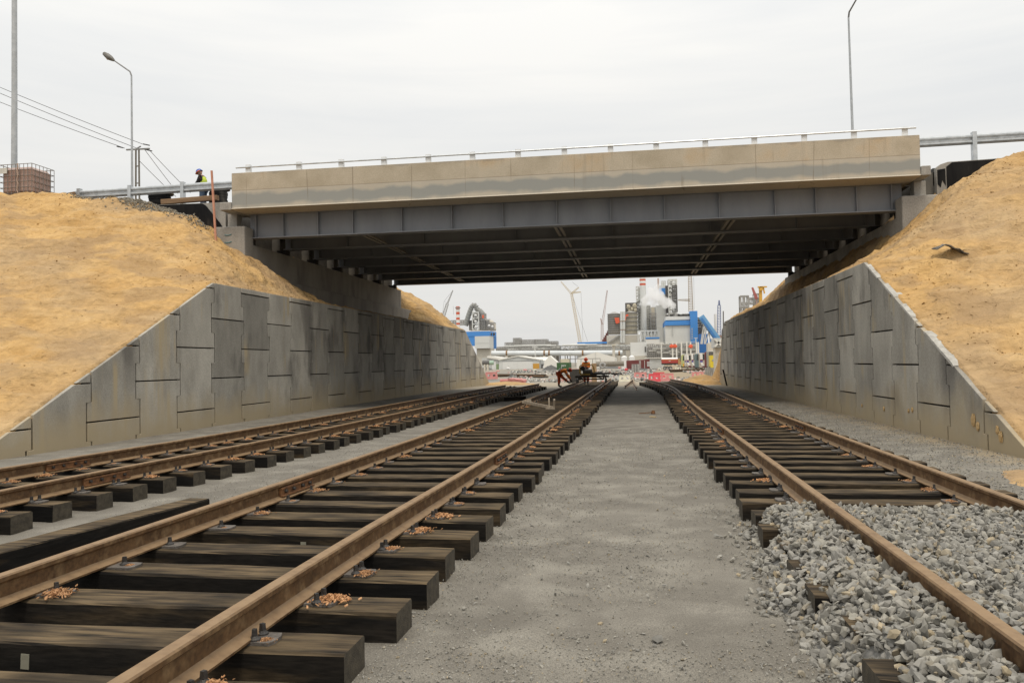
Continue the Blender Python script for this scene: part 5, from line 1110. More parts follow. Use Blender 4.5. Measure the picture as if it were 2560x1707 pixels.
# rubble spread over the yard: too much to count
n = 5200; yv = 96+RNG.random(n)**1.2*120; xa_ = -.155*yv; xb_ = .11*yv; xv = xa_+RNG.random(n)*(xb_-xa_); den = fbm(xv*.12, yv*.05, 3); ok = den > -.12
xv, yv = xv[ok], yv[ok]; s_ = RNG.uniform(.06, .34, len(xv))*(.55+yv/300)
tag(rocks('rubble', np.stack([xv, yv, ground_z(xv, yv)+s_*.3+.35*np.clip(fbm(xv*.15, yv*.08), 0, 1)], 1), s_, RUBBLE), 'grey and white building rubble strewn across the yard beyond the bridge', 'rubble', kind='stuff')
for k, (px, py, r, h, lb) in enumerate(((1378, 924, 3.2, 1.5, 'grey gravel mound left of the green container'), (1215, 925, 3.0, 1.1, 'grey gravel mound before the low shed'), (1530, 921, 5.5, .8, 'long low grey mound behind the plywood sheets'), (1600, 925, 6.5, .6, 'flat grey mound before the mesh bales'))):
    p = gz(px, py, -.9); heap(lb, (p.x, p.y, -.95), r, r, h, RUBBLE, k, 'gravel_mound', 'mound')

# ------------------------------------------------------------------ the power plant
def mast(b, p, q, w0, w1, n, r):
    p, q = Vector(p), Vector(q); d = (q-p).normalized(); a_ = d.cross(Vector((0,1,0))).normalized(); c_ = a_.cross(d).normalized(); prev = None
    for k in range(n+1):
        f = k/n; m_ = p.lerp(q, f); w_ = (w0+(w1-w0)*f)/2; cs = [m_+a_*w_*sx+c_*w_*sy for sx, sy in ((-1,-1),(1,-1),(1,1),(-1,1))]
        if prev:
            for i in range(4): b.beam(prev[i], cs[i], r*1.4); b.beam(prev[i], cs[(i+1) % 4], r)
        for i in range(4): b.beam(cs[i], cs[(i+1) % 4], r)
        prev = cs
    return b
def steel_frame(b, c0, c1, Y, dep, nx, nz, r, brace=True, seed=0, zf=None):
    p, q = at(*c0, Y), at(*c1, Y); x0, x1, z0, z1 = min(p.x, q.x), max(p.x, q.x), min(p.z, q.z), max(p.z, q.z); z0 = zf if zf is not None else z0; rr = random.Random(seed)
    for i in (0, nx):
        for k in range(nz+1): x = x0+(x1-x0)*i/nx; z = z0+(z1-z0)*k/nz; b.box(x-r*.4, x+r*.4, Y+r*.5, Y+dep+r*.4, z-r*.4, z+r*.4)
    for y in (Y, Y+dep):
        for i in range(nx+1): x = x0+(x1-x0)*i/nx; b.box(x-r/2, x+r/2, y, y+r, z0, z1)
        for k in range(nz+1): z = z0+(z1-z0)*k/nz; b.box(x0, x1, y-.02, y+r, z-r/2, z+r/2)
        if brace:
            for i in range(nx):
                for k in range(nz):
                    xa_, xb_, za_, zb_ = x0+(x1-x0)*i/nx, x0+(x1-x0)*(i+1)/nx, z0+(z1-z0)*k/nz, z0+(z1-z0)*(k+1)/nz
                    if rr.random() < .5: b.beam((xa_, y, za_), (xb_, y, zb_), r*.6)
                    else: b.beam((xb_, y, za_), (xa_, y, zb_), r*.6)
    return b
# left: striped chimney, duct tower, blue and white hopper building
def chimney(label, px0, px1, Y, bands, rim=False, base=None):
    a_, b_ = at(px0, 800, Y), at(px1, 800, Y); cx_, r = (a_.x+b_.x)/2, (b_.x-a_.x)/2; t = thing('chimney', label, 'chimney', (cx_, Y, -.9), 'striped chimneys of the plant')
    zb = at((px0+px1)/2, bands[0][0], Y).z; MB().tube([(cx_, Y, -.9), (cx_, Y, zb)], [r*1.06, r], 24).build('shaft', base or WHITEP, t, smooth=True)
    for yb, yt, mt_ in bands: z0, z1 = at(cx_, yb, Y).z, at(cx_, yt, Y).z; p = (px0+px1)/2; z0, z1 = at(p, yb, Y).z, at(p, yt, Y).z; MB().tube([(cx_, Y, z0+.01), (cx_, Y, z1)], r, 24).build('band', mt_, t, smooth=False)
    if rim: z = at((px0+px1)/2, bands[-1][1]+5, Y).z; MB().tube([(cx_, Y, z), (cx_, Y, z+.9)], [r*1.45, r*1.45], 24).build('gallery', GST, t)
    return t
zb_ = [(812, 807, REDW), (807, 799.5, WHITEP), (799.5, 794, REDW), (794, 786.5, WHITEP), (786.5, 780, REDW), (780, 773, WHITEP), (773, 766, REDW)]
chimney('slim red and white striped chimney left of the curved duct', 1140.5, 1149.5, 640, zb_, True)
K = lambda x, y: (1160+x/11.2, 740+y/11.2)
Y = 560; t = T('duct_tower', 'scaffolded boiler structure with a tall bent grey duct on top', 'duct tower', 1195, Y)
DUCT = paint('duct_grey', (.30,.31,.29), .6, var=.15); pts = [at(*K(x, y), Y) for x, y in ((40, 830), (80, 700), (130, 540), (185, 380), (235, 275), (280, 262), (325, 280), (370, 390), (430, 410), (480, 460), (530, 520), (545, 640))]
MB().tube(pts, [1.9,1.8,1.8,1.7,1.6,1.5,1.5,1.6,1.8,2.0,2.0,2.0], 14).build('duct', DUCT, t, smooth=True)
b = MB()
for i in range(len(pts)-1):
    for f_ in (.2, .7): p = pts[i].lerp(pts[i+1], f_); d = (pts[i+1]-pts[i]).normalized(); b.tube([p-d*.2, p+d*.2], 2.05, 14)
b.build('duct_ring', GST, t)
b = steel_frame(MB(), K(240, 950), K(400, 450), Y-4, 8, 1, 3, .7, True, 1); b.build('white_frame', LST, t)
b = steel_frame(MB(), K(440, 950), K(560, 480), Y-2, 8, 2, 5, .45, True, 2); steel_frame(b, K(150, 950), K(240, 690), Y+2, 8, 3, 4, .5, True, 3); steel_frame(b, K(440, 950), K(700, 690), Y+1, 9, 6, 6, .5, True, 4); steel_frame(b, K(700, 960), K(830, 740), Y, 8, 3, 4, .4, True, 5); b.build('scaffolding', GST, t)
part(t, 'boiler_casing', K(150, 950), K(240, 700), Y+9, 10, SILO); part(t, 'boiler_casing', K(250, 700), K(410, 480), Y+6, 6, GST); part(t, 'boiler_casing', K(450, 945), K(820, 770), Y+9, 8, SILO)
b = MB(); pts = [at(*K(x, y), Y+4) for x, y in ((560, 720), (680, 735), (770, 745), (815, 800), (830, 940))]; b.tube(pts, 1.9, 12); b.build('bent_pipe', PCON, t, smooth=True)
part(t, 'upper_hut', K(620, 720), K(710, 640), Y+2, 6, LST); part(t, 'orange_cover', K(505, 620), K(560, 530), Y-3.5, .4, paint('orange_sheet', (.70,.17,.09), .8))
for q in ((325, 540), (325, 710), (325, 870), (700, 830), (790, 855)): p = at(*K(*q), Y-4.6); lump((p.x, p.y, p.z), (.9, .9, .9), 3, 10, 6).build('valve_drum', WHITEP, t)
Y = 520; t = T('hopper_building', 'blue and white clad hopper building on a pale concrete stem', 'building', 1210, Y)
a_, b_, c_, d_ = at(*K(20, 990), Y), at(*K(705, 975), Y), at(*K(705, 1120), Y), at(*K(905, 1010), Y+14)
def quad_block(name, xs_, z0, z1, Y0, mtl, dep=10):
    (x0, y0), (x1, y1), (x2, y2) = xs_; return MB().prism([(x0, y0), (x1, y1), (x2, y2), (x2-3, y2+dep), (x0, y1+dep+6)], z0, z1, 'z').build(name, mtl, t)
zt_, zm, zb2 = at(*K(600, 985), Y).z, at(*K(600, 1118), Y).z, at(*K(600, 1462), Y).z; xL, xM = at(*K(20, 1000), Y).x, at(*K(705, 1000), Y).x; xR = at(*K(905, 1000), Y+16).x
quad_block('blue_top', [(xL, Y), (xM, Y), (xR, Y+16)], zm, zt_, Y, BLUE)
xl2 = at(*K(302, 1200), Y).x; xr2 = at(*K(825, 1200), Y+10).x
quad_block('white_lower', [(xl2, Y+.05), (xM, Y+.05), (xr2, Y+10)], zb2, zm-.02, Y, OFFW)
MB().prism([(xr2+.02, Y+10.3), (xR, Y+16), (xR-2, Y+26), (xr2-2, Y+20)], zb2, zm-.02, 'z').build('blue_side', BLUED, t)
MB().prism([(xL, Y+.3), (xl2-.02, Y+.3), (xl2-.02, Y+12), (xL, Y+12)], zb2+2, zm-.02, 'z').build('blue_side', BLUE, t)
part(t, 'parapet_trim', K(160, 985), K(700, 965), Y-.2, .6, WHITEP); part(t, 'seam', K(302, 1318), K(705, 1310), Y-.08, .1, GREYC)
part(t, 'concrete_stem', K(360, 1900), K(775, 1466), Y+3, 10, PCON, -.9)
for q in (760, 845): p = at(*K(q, 1062), Y+4 if q < 800 else Y+9); lump((p.x, p.y, p.z), (.8, .8, .9), 1, 10, 6).build('vent', DST, t)
# steel skeleton left of the chimney
t = T('steel_skeleton', 'low grey steel skeleton behind the slim striped chimney', 'steel structure', 1145, 660); steel_frame(MB(), (1127, 812), (1170, 800), 660, 8, 8, 2, .5).build('frame', GST, t)
# long horizontal silver duct with brown rings
Y = 470; t = T('flue_duct', 'long horizontal silver duct with brown rings across the yard', 'duct', 1400, Y); p, q = at(1229, 883.5, Y), at(1556, 882, Y); r = (at(1300, 877, Y).z-at(1300, 890, Y).z)/2
MB().tube([p, q], r, 28).build('duct', mat('silver_duct', (.58,.61,.62), (.70,.73,.74), scale=.2, rough=.5, metal=0, bump=0), t, smooth=True)
for px in (1267, 1361, 1373, 1457, 1548): c = at(px, 883, Y); MB().tube([(c.x-.45, Y, c.z), (c.x+.45, Y, c.z)], r*1.12, 24).build('ring', RUSTB, t); MB().box(c.x-.7, c.x+.7, Y-1.2, Y+1.2, -.95, c.z-r*.9).build('support', PCON, t)
# pipe bridge / scaffolding row above the duct
def pipe_rack(label, x0, x1, ytop, ybot, Y, n, dens, hue, zf=-.9):
    t = T('pipe_rack', label, 'pipe rack', (x0+x1)/2, Y, 'pipe racks of the plant'); b = steel_frame(MB(), (x0, ybot), (x1, ytop), Y, 7, n//2, 2, .30, True, int(x0)); b.build('frame', hue, t)
    for i in range(0, n+1, 2): p = at(x0+(x1-x0)*i/n, ybot, Y); MB().box(p.x-.3, p.x+.3, Y, Y+.6, zf, p.z).build('leg', hue, t)
    r = random.Random(int(x1)); b = MB()
    for k in range(dens):
        py = r.uniform(ytop, ybot); a_ = r.uniform(x0, x1); c_ = min(x1, a_+r.uniform(.15, .6)*(x1-x0)); p, q = at(a_, py, Y+2), at(c_, py, Y+2); y = Y+r.uniform(.5, 6); b.tube([(p.x, y, p.z), (q.x, y, p.z)], r.uniform(.2, .55), 8)
    b.build('pipes', LST if hue is not LST else GST, t); return t
pipe_rack('grey pipe rack running above the silver duct on the left', 1243, 1400, 864, 876, 500, 26, 26, GST)
pipe_rack('grey pipe rack running above the silver duct on the right', 1400, 1576, 861, 877, 500, 28, 30, GST)
t = T('walkway', 'dark conveyor gallery under the left pipe rack', 'gallery', 1320, 505); part(t, 'deck', (1243, 876.5), (1580, 872.5), 505, 6, DST)
for px in range(1250, 1580, 24): part(t, 'leg', (px, 905), (px+1.2, 877), 507, .6, DST, -.9)
t = T('steel_skeleton', 'unfinished scaffolded hall right of the blue and white hopper building', 'steel structure', 1320, 600)
b = MB(); steel_frame(b, (1262, 864), (1284, 856), 600, 9, 5, 2, .35, True, 1); steel_frame(b, (1283, 864), (1300, 845), 600, 9, 5, 5, .4, True, 2); steel_frame(b, (1298, 864), (1335, 849), 600, 9, 10, 3, .35, True, 3); steel_frame(b, (1336, 864), (1368, 848), 600, 9, 8, 4, .35, True, 4); steel_frame(b, (1366, 862), (1393, 853), 600, 9, 6, 2, .4, True, 6); b.build('frame', GST, t)
part(t, 'slab', (1300, 850), (1346, 848.6), 602, 5, PCON); part(t, 'slab', (1370, 861), (1393, 858), 602, 5, GST); part(t, 'base', (1240, 876), (1395, 866), 610, 10, SILO, -.9)
# right block: silos, boiler house, chimneys
def silo(label, x0, x1, yt, yb, Y, mtl, rings):
    a_, b_ = at(x0, yb, Y), at(x1, yt, Y); r = (b_.x-a_.x)/2; cx_ = (a_.x+b_.x)/2; t = thing('silo', label, 'silo', (cx_, Y, -.9), 'silos of the plant'); y = Y+r
    MB().tube([(cx_, y, a_.z), (cx_, y, b_.z)], r, 30).build('shell', mtl, t, smooth=True); b = MB()
    for k in range(rings+1): z = a_.z+(b_.z-a_.z)*k/rings; b.tube([(cx_, y, z-.2), (cx_, y, z+.2)], r+.45, 30)
    b.build('ring_gallery', GST, t); MB().tube([(cx_, y, b_.z+.2), (cx_, y, b_.z+1.6)], [r*.95, r*.2], 24).build('roof', GST, t); return t
B1 = lambda x, y: ZB(x, y)
Y = 590; s1 = silo('dark ringed silo, the left of two, with an orange sheet on it', *[v for v in (B1(730, 0)[0], B1(895, 0)[0], B1(0, 648)[1], B1(0, 918)[1])], Y, SILO, 9)
s2 = silo('tan ringed silo, the right of two', B1(955, 0)[0], B1(1115, 0)[0], B1(0, 632)[1], B1(0, 915)[1], Y, paint('silo_tan', (.34,.31,.24), .8, var=.2), 5)
FL = paint('orange_flag_sheet', (.78,.14,.07), .8); p = [at(*B1(*q), Y-1) for q in ((816, 702), (878, 700), (885, 765), (845, 782), (832, 770))]
for s_par, pp in ((s1, p),):
    MB().prism([(v.x, v.z) for v in pp], Y-1.3, Y-1.0, 'y').build('orange_sheet', FL, s_par)
pp = [at(*B1(*q), Y-1) for q in ((965, 658), (998, 656), (998, 682), (970, 684), (962, 735), (952, 740))]; MB().prism([(v.x, v.z) for v in pp], Y-1.3, Y-1.0, 'y').build('orange_sheet', FL, s2)
t = T('plant_plinth', 'pale concrete base block under the two silos', 'base block', B1(930, 0)[0], Y-8); part(t, 'wall', B1(715, 1040), B1(1148, 925), Y-8, 36, PCON, -.9); 
b = MB(); b.beam(at(*B1(735, 1030), Y-9), at(*B1(882, 930), Y-9), .8); b.build('ramp', GST, t)
t = T('pipe_pair', 'pair of pale vertical pipes between the two silos', 'pipes', B1(925, 0)[0], Y-12)
for x in (908, 940): p, q = at(*B1(x, 1030), Y-12), at(*B1(x, 622), Y-12); MB().tube([p, q], .95, 12).build('riser_pipe', LST, t, smooth=True)
part(t, 'clamp', B1(890, 862), B1(965, 852), Y-13, 2, RUSTB); part(t, 'clamp', B1(890, 752), B1(965, 742), Y-13, 2, RUSTB)
t = T('filter_house', 'brown framed filter house with round vessels above the tan silo', 'building', B1(1035, 0)[0], Y); part(t, 'casing', B1(965, 640), B1(1110, 510), Y+8, 8, SILO)
b = steel_frame(MB(), B1(962, 640), B1(1112, 508), Y+4, 4, 3, 3, .5, True, 9); b.build('frame', DST, t)
for k, (x, y, r) in enumerate(((1000, 560, 2.3), (1045, 590, 2.1), (1078, 550, 2.6), (1085, 600, 2.2), (1010, 610, 1.6))): p = at(*B1(x, y), Y+4); lump((p.x, p.y, p.z), (r*.6, r*.6, r*.8), k, 12, 8).build('vessel', paint('vessel_cream', (.48,.43,.32), .6), t, smooth=True)
ch = chimney('thick red and white banded chimney beside the steam cloud', B1(1155, 0)[0], B1(1235, 0)[0], 600, [(B1(0, 280)[1], B1(0, 254)[1], REDW), (B1(0, 254)[1], B1(0, 222)[1], WHITEP), (B1(0, 222)[1], B1(0, 197)[1], REDW), (B1(0, 197)[1], B1(0, 175)[1], WHITEP)], base=OFFW)
t = T('boiler_house', 'tall pale boiler house with a blue panel behind the steam', 'building', B1(1400, 0)[0], 625); part(t, 'hall', B1(1365, 930), B1(1497, 540), 625, 30, OFFW, -.9); part(t, 'upper_hall', B1(1405, 540), B1(1490, 280), 630, 25, OFFW); part(t, 'blue_panel', B1(1400, 400), B1(1490, 314), 629.6, .35, BLUE); part(t, 'hall', B1(1245, 930), B1(1366, 560), 632, 20, GREYC, -.9)
steel_frame(MB(), B1(1432, 280), B1(1484, 222), 631, 4, 2, 2, .4).build('roof_frame', LST, t); part(t, 'roof_pipe', B1(1380, 330), B1(1398, 185), 640, 2, paint('pinkish_pipe', (.5,.38,.32), .7))
t = T('lattice_tower', 'tall grey lattice tower right of the pale boiler house', 'lattice tower', B1(1577, 0)[0], 615, 'lattice towers of the plant')
steel_frame(MB(), B1(1530, 640), B1(1628, 200), 615, 9, 2, 9, .75, True, 7).build('frame', LST, t); steel_frame(MB(), B1(1580, 620), B1(1632, 280), 614, 3, 1, 12, .5, True, 8).build('bracing', DST, t); part(t, 'stair_core', B1(1490, 640), B1(1524, 282), 622, 5, DST)
for k in range(6): part(t, 'platform', B1(1532, 262+k*62), B1(1578, 232+k*62), 618, 4, DST)
t = T('lattice_tower', 'dark lift tower on the left flank of the banded chimney', 'lattice tower', B1(1130, 0)[0], 605, 'lattice towers of the plant'); steel_frame(MB(), B1(1112, 860), B1(1160, 295), 605, 6, 1, 14, .6, True, 3).build('frame', LST, t); part(t, 'core', B1(1128, 860), B1(1162, 570), 612, 5, DST); part(t, 'core', B1(1130, 560), B1(1158, 310), 612, 4, GST); part(t, 'platform', B1(1110, 495), B1(1200, 482), 603, 5, GST)
t = T('lattice_tower', 'dark lattice column right of the banded chimney', 'lattice tower', B1(1263, 0)[0], 606, 'lattice towers of the plant'); steel_frame(MB(), B1(1245, 930), B1(1283, 540), 606, 5, 1, 12, .6, True, 5).build('frame', LST, t); part(t, 'core', B1(1250, 860), B1(1278, 545), 611, 4, DST)
t = T('vent_column', 'beige vent column in brown framing before the boiler house', 'column', B1(1325, 0)[0], 602); part(t, 'shaft', B1(1306, 900), B1(1340, 566), 602, 5, paint('vent_beige', (.50,.45,.36), .7)); steel_frame(MB(), B1(1292, 930), B1(1358, 640), 600, 8, 2, 6, .5, True, 2).build('frame', GST, t)
t = T('pipe_rack', 'grey steel platform in front of the boiler house foot', 'pipe rack', B1(1260, 0)[0], 575, 'pipe racks of the plant'); steel_frame(MB(), B1(1125, 1005), B1(1390, 868), 575, 8, 6, 3, .7, True, 4, -.9).build('frame', LST, t)
t = T('building', 'low white building with a blue roof band before the boiler house', 'building', B1(1315, 0)[0], 560); part(t, 'wall', B1(1225, 1010), B1(1405, 978), 560, 10, WHT, -.9); part(t, 'blue_band', B1(1225, 977.6), B1(1405, 955), 559.7, 10, BLUE)
t = T('building', 'large white hall with a blue band beneath the lattice tower', 'building', B1(1650, 0)[0], 560); part(t, 'wall', B1(1482, 1010), B1(1818, 800), 560, 40, OFFW, -.9); part(t, 'blue_band', B1(1478, 804), B1(1818, 735), 559, 42, BLUE); part(t, 'upper_wall', B1(1485, 734.6), B1(1818, 680), 560, 40, WHT); part(t, 'downpipe', B1(1568, 935), B1(1578, 806), 559.5, .4, GREYC)
b = MB(); r = random.Random(3)
for k in range(26): x = r.uniform(1500, 1815); p = at(*B1(x, 680), 562); b.box(p.x-r.uniform(.3, 1.5), p.x+.4, 562, 566, p.z, p.z+r.uniform(.5, 1.8))
b.build('roof_equipment', GST, t)
t = T('elevator_tower', 'tall blue clad elevator tower at the right of the white hall', 'building', B1(1857, 0)[0], 556); part(t, 'tower', B1(1815, 1005), B1(1900, 612), 556, 14, BLUE, -.9)
for k in range(7): part(t, 'louvre', B1(1822, 850+k*22), B1(1838, 838+k*22), 555.8, .15, GREYC)
# inclined blue conveyor
t = T('conveyor', 'inclined light blue conveyor gallery descending to the right', 'conveyor', B1(2040, 0)[0], 545); b = MB(); p, q = at(*B1(1945, 682), 545), at(*B1(2165, 985), 545); b.beam(p, q, 6.5, 3.6); b.build('gallery', LBLUE, t); b = MB(); b.beam(p+Vector((-.2,-4.4,-1.6)), q+Vector((-.2,-4.4,-1.6)), .8, 1.4); b.build('gallery_edge', BLUED, t)
for (x0, x1) in ((1985, 1945), (2005, 1960), (2020, 1990), (2045, 2075), (2060, 2000)): MB().beam(at(*B1(x0, 770+(x0-1985)*1.2), 543), at(*B1(x1, 1045), 543), .7).build('strut', LST, t)
part(t, 'foot_house', B1(2070, 1015), B1(2120, 975), 542, 6, BLUE); part(t, 'foot_leg', B1(2098, 1120), B1(2110, 1015), 543, 1, DST, -.9)
t = T('building', 'deep blue low building behind the conveyor struts', 'building', B1(1980, 0)[0], 570); part(t, 'wall', B1(1918, 1045), B1(2036, 912), 570, 12, BLUED, -.9); steel_frame(MB(), B1(1905, 910), B1(1975, 700), 575, 6, 3, 6, .5, True, 3).build('frame', DST, t); part(t, 'drum', B1(1915, 905), B1(1975, 830), 582, 5, GREYC)
# pale box building, pipe rack with columns
t = T('building', 'plain pale grey box building in the middle of the plant', 'building', B1(1130, 0)[0], 440); part(t, 'wall', B1(1026, 1195), B1(1240, 1020), 440, 18, WHT, -.9); part(t, 'window_slot', B1(1212, 1150), B1(1228, 1078), 439.8, .15, DST); part(t, 'stone_base', B1(1030, 1240), B1(1240, 1196), 438, 22, PCON, -.9)
t = T('pipe_rack', 'wide pipe rack on white columns behind the coaches', 'pipe rack', B1(1600, 0)[0], 430, 'pipe racks of the plant'); part(t, 'top_beam', B1(1243, 1024), B1(1890, 1014), 430, 1.2, ROOFW)
part(t, 'dark_interior', B1(1245, 1210), B1(1900, 1075), 446, 4, paint('rack_shadow_steel', (.17,.16,.15), .9, var=.5), -.9); steel_frame(MB(), B1(1245, 1210), B1(1890, 1035), 434, 8, 26, 6, .3, True, 5, -.9).build('frame', GST, t)
for x in (1428, 1574, 1625, 1690, 1760, 1810, 1890, 1912): p = at(*B1(x, 1020), 429.5); MB().box(p.x-.35, p.x+.35, 429.3, 429.9, -.9, p.z).build('column', ROOFW, t)
b = MB(); r = random.Random(8)
for k in range(40): py = r.uniform(1045, 1190); a0 = r.uniform(1250, 1850); p, q = at(*B1(a0, py), 432), at(*B1(min(1890, a0+r.uniform(30, 200)), py), 432); b.tube([p, (q.x, q.y, p.z)], r.uniform(.15, .4), 6)
b.build('pipes', LST, t)
for x, y in ((1562, 1072), (1604, 1072), (1812, 1075)): p = at(*B1(x, y), 429); lump((p.x, p.y, p.z), (1.2, .3, 1.0), x, 10, 6).build('orange_tarp', FL, t)
t = T('column_head', 'pale concrete column with a wide head before the silver duct', 'column', B1(805, 0)[0], 420); part(t, 'shaft', B1(790, 1190), B1(822, 1070), 420, 2.4, PCON, -.9); part(t, 'head', B1(780, 1068), B1(832, 1048), 419, 4, paint('cream_head', (.62,.58,.48), .8))
t = T('building', 'long low blue roofed building left of the silo base', 'building', B1(520, 0)[0], 565); part(t, 'blue_roof', B1(330, 1045), B1(715, 1014), 565, 12, BLUE); part(t, 'wall', B1(335, 1100), B1(712, 1046), 566, 10, GST, -.9)
t = T('pier', 'grey lattice headed concrete pier hugging the end of the right wall', 'pier', B1(2175, 0)[0], 120); part(t, 'shaft', B1(2140, 1400), B1(2210, 1095), 120, 3, PCON, -.9); part(t, 'head', B1(2118, 1094), B1(2235, 965), 119, 4, GREYC); b = MB(); b.beam(at(*B1(2122, 1080), 118.9), at(*B1(2230, 975), 118.9), .3); b.beam(at(*B1(2122, 975), 118.9), at(*B1(2230, 1080), 118.9), .3); b.build('bracing', LST, t)
t = T('building', 'small grey concrete stair block right of the coaches', 'building', B1(2075, 0)[0], 300); part(t, 'wall', B1(2040, 1200), B1(2115, 1030), 300, 6, PCON, -.9)
# maroon stepped structure left of silos
t = T('steel_skeleton', 'stepped red brown steel structure left of the dark silo', 'steel structure', B1(700, 0)[0], 600)
for k in range(5): part(t, 'step', B1(655+k*16, 1000), B1(674+k*16, 985-k*28), 600, 5, paint('red_brown_steel', (.30,.13,.11), .8, var=.2), 14)
# cranes and masts
def crane(label, Y, base, top, w_, mtl, n, jib=None, ropes=(), r=.16, boom=None, wj=None, name='crane'):
    p, q = at(*base, Y), at(*top, Y); t = thing(name, label, 'crane', (p.x, Y, -.9), 'cranes over the plant'); mast(MB(), p, q, w_, w_*.8, n, r).build('mast', mtl, t)
    for i, (a_, b_, wj_) in enumerate(jib or ()): mast(MB(), at(*a_, Y), at(*b_, Y), wj_, wj_*.5, 8, r*.8).build('jib', mtl, t)
    for a_, b_ in ropes: MB().beam(at(*a_, Y), at(*b_, Y), .14).build('rope', DST, t)
    return t
PALEY = paint('pale_yellow_crane', (.66,.54,.34), .6); PALEP = paint('pale_pink_crane', (.48,.33,.28), .6); BRNC = paint('brown_crane', (.40,.30,.19), .6)
c = crane('pale yellow crawler crane with a spread head left of the silos', 650, B1(370, 1030), B1(255, 390), 2.2, PALEY, 22, [(B1(250, 385), B1(118, 232), 1.5), (B1(255, 385), B1(350, 305), 1.2), (B1(262, 378), B1(378, 366), 1.2)], [(B1(378, 366), B1(405, 1010)), (B1(265, 400), B1(465, 1010)), (B1(350, 305), B1(265, 235))])
crane('thin red and white crane with a slanting jib beside the dark silo', 660, B1(657, 1010), B1(655, 790), 2.2, PALEP, 8, [(B1(660, 790), B1(722, 345), 1.5), (B1(655, 790), B1(637, 712), 1.3)], [(B1(722, 345), B1(655, 705))])
crane('brown tower crane standing behind the blue elevator tower', 640, B1(1815, 620), B1(1803, 165), 3.2, BRNC, 14, [(B1(1800, 472), B1(1648, 470), 1.6)], [(B1(1852, 165), B1(1858, 600))])
crane('blue lattice crane mast right of the conveyor', 600, B1(2184, 960), B1(2184, 540), 2.6, paint('blue_mast', (.14,.18,.34), .6), 12, [(B1(2184, 540), B1(2184, 475), 1.4)])
crane('dark crawler crane with thin boom left of the slim striped chimney', 680, ZA(765, 720), ZA(828, 520), 2.4, GST, 9, [(ZA(828, 520), ZA(900, 345), 1.0)], [(ZA(828, 515), ZA(785, 488)), (ZA(785, 488), ZA(760, 700)), (ZA(906, 550), ZA(908, 660)), (ZA(900, 345), ZA(785, 488))])


t = T('stack', 'slim plain white stack right of the conveyor', 'stack', B1(2140, 0)[0], 610); a_, b_ = at(*B1(2143, 960), 610), at(*B1(2133, 655), 610); MB().tube([(a_.x, 610, -.9), (b_.x, 610, b_.z)], [1.3, .9], 16).build('shaft', WHITEP, t, smooth=True)
t = T('pole', 'thin dark pole beside the end of the right wall', 'pole', B1(2230, 0)[0], 150); a_, b_ = at(*B1(2232, 960), 150), at(*B1(2238, 615), 150); MB().tube([(a_.x, 150, -.9), (b_.x, 150, b_.z)], [.16, .10], 8).build('shaft', DST, t)
t = T('brick_block', 'low pale brick red block behind the right wall end', 'building', B1(2200, 0)[0], 590); part(t, 'wall', B1(2150, 985), B1(2235, 930), 592, 6, paint('pale_brick', (.42,.29,.23), .8, var=.2), -.9)
# group seen above the right wall
S = lambda x, y: (1820+x/7.84, 660+y/7.84)
t = T('lattice_tower', 'grey scaffold tower rising above the right wall', 'lattice tower', S(330, 0)[0], 520, 'lattice towers of the plant'); steel_frame(MB(), S(258, 950), S(402, 622), 520, 7, 2, 6, .7, True, 3, -.9).build('frame', GST, t)
t = T('steel_skeleton', 'grey pipework block beside the scaffold tower above the right wall', 'steel structure', S(480, 0)[0], 540); steel_frame(MB(), S(405, 780), S(620, 660), 540, 6, 4, 1, .5, True, 1).build('frame', GST, t); steel_frame(MB(), S(520, 700), S(630, 580), 542, 6, 4, 4, .5, True, 2, -.9).build('bracing', GST, t)
ORC = paint('orange_yellow_crane', (.68,.38,.06), .6); t = thing('crane', 'orange yellow crane head showing above the sand at the right', 'crane', tuple(at(*S(645, 700), 500)), 'cranes over the plant')
t.location.z = -.9; q = at(*S(645, 650), 500); q2 = at(*S(650, 440), 500); b = MB(); b.box(q.x-.8, q.x+.8, 500, 502, -.9, q2.z); b.build('mast', ORC, t); part(t, 'machine_house', S(622, 520), S(680, 446), 499, 4, ORC); part(t, 'jib', S(590, 462), S(765, 432), 499, 2, ORC); MB().beam(at(*S(690, 450), 500), at(*S(715, 580), 500), .8).build('strut', ORC, t)
t = T('crane', 'thin red crane boom above the scaffold tower at the right', 'crane', S(510, 0)[0], 530, 'cranes over the plant'); mast(MB(), at(*S(560, 680), 530), at(*S(478, 465), 530), 1.4, .6, 8, .35).build('jib', paint('dull_red_crane', (.45,.14,.12), .6), t); part(t, 'mast', S(555, 900), S(572, 680), 530, 1.2, PALEP, -.9)
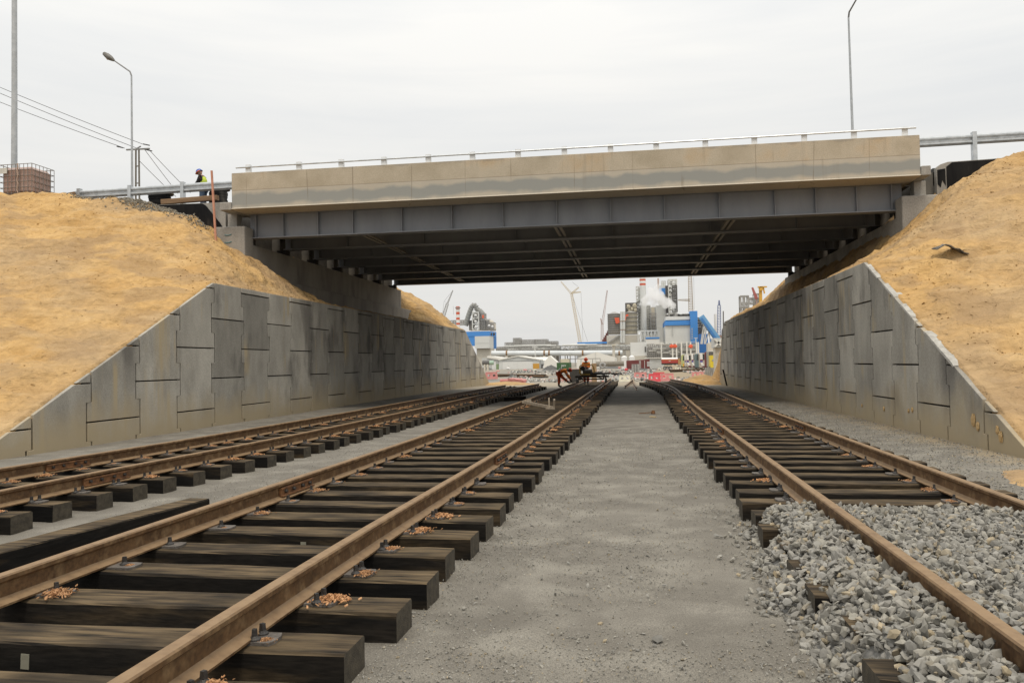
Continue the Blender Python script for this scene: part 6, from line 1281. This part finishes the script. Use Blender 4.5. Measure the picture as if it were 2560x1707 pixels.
# lamp posts and flood masts in the yard
for k, (px, yt, yb, Yk, lb) in enumerate(((1338, 866, 893, 330, 'thin pale lamp pole above the warehouse roof'), (1655, 858, 912, 260, 'thin white pole right of the pale box building'), (1741, 845, 905, 300, 'thin pale pole before the blue elevator tower'))):
    t = T('yard_pole', lb, 'pole', px, Yk, 'thin poles in the yard'); p, q = at(px, yb, Yk), at(px, yt, Yk); MB().tube([(p.x, Yk, -.9), (p.x, Yk, q.z)], .13, 8).build('pole', LST, t); MB().beam((p.x-.7, Yk, q.z), (p.x+.7, Yk, q.z), .2).build('lamp_bar', LST, t)

# steam billowing beside the chimney
def blob_mesh(blobs):
    bm = bmesh.new()
    for (x, y, r) in blobs:
        c = at(*B1(x, y), 586); k = r/5.227*586/FPX; mt_ = Matrix.Translation((c.x, 586+random.uniform(-2, 2), c.z)) @ Matrix.Diagonal((k, k*.8, k, 1)); bmesh.ops.create_icosphere(bm, subdivisions=2, radius=1, matrix=mt_)
    me = bpy.data.meshes.new('steam'); bm.to_mesh(me); bm.free(); return me
me = blob_mesh([(1300, 370, 62), (1385, 320, 55), (1250, 440, 55), (1340, 430, 85), (1270, 330, 36), (1420, 400, 55), (1440, 470, 72), (1520, 490, 60), (1580, 540, 48), (1600, 600, 32), (1640, 645, 22), (1220, 520, 40), (1330, 520, 50), (1480, 540, 50), (1190, 470, 35), (1150, 530, 26), (1385, 270, 26)])
st = bpy.data.objects.new('steam', me); COL.objects.link(st); tag(st, 'white steam cloud billowing over the boiler house', 'steam', kind='stuff')
rm = st.modifiers.new('fuse', 'REMESH'); rm.mode = 'VOXEL'; rm.voxel_size = .7
VM = bpy.data.materials.new('steam_volume'); VM.use_nodes = True; nd, lk = VM.node_tree.nodes, VM.node_tree.links; nd.remove(nd['Principled BSDF']); pv = nd.new('ShaderNodeVolumePrincipled'); pv.inputs['Color'].default_value = (.995, .995, .995, 1); pv.inputs['Anisotropy'].default_value = .2
g = nd.new('ShaderNodeNewGeometry'); nn_ = nd.new('ShaderNodeTexNoise'); nn_.inputs['Scale'].default_value = .16; nn_.inputs['Detail'].default_value = 5; lk.new(g.outputs['Position'], nn_.inputs[0]); mr = nd.new('ShaderNodeMapRange'); mr.inputs[1].default_value = .34; mr.inputs[2].default_value = .52; mr.inputs[3].default_value = 0.0; mr.inputs[4].default_value = .45; lk.new(nn_.outputs[0], mr.inputs[0]); lk.new(mr.outputs[0], pv.inputs['Density']); lk.new(pv.outputs[0], nd['Material Output'].inputs['Volume'])
me.materials.append(VM)
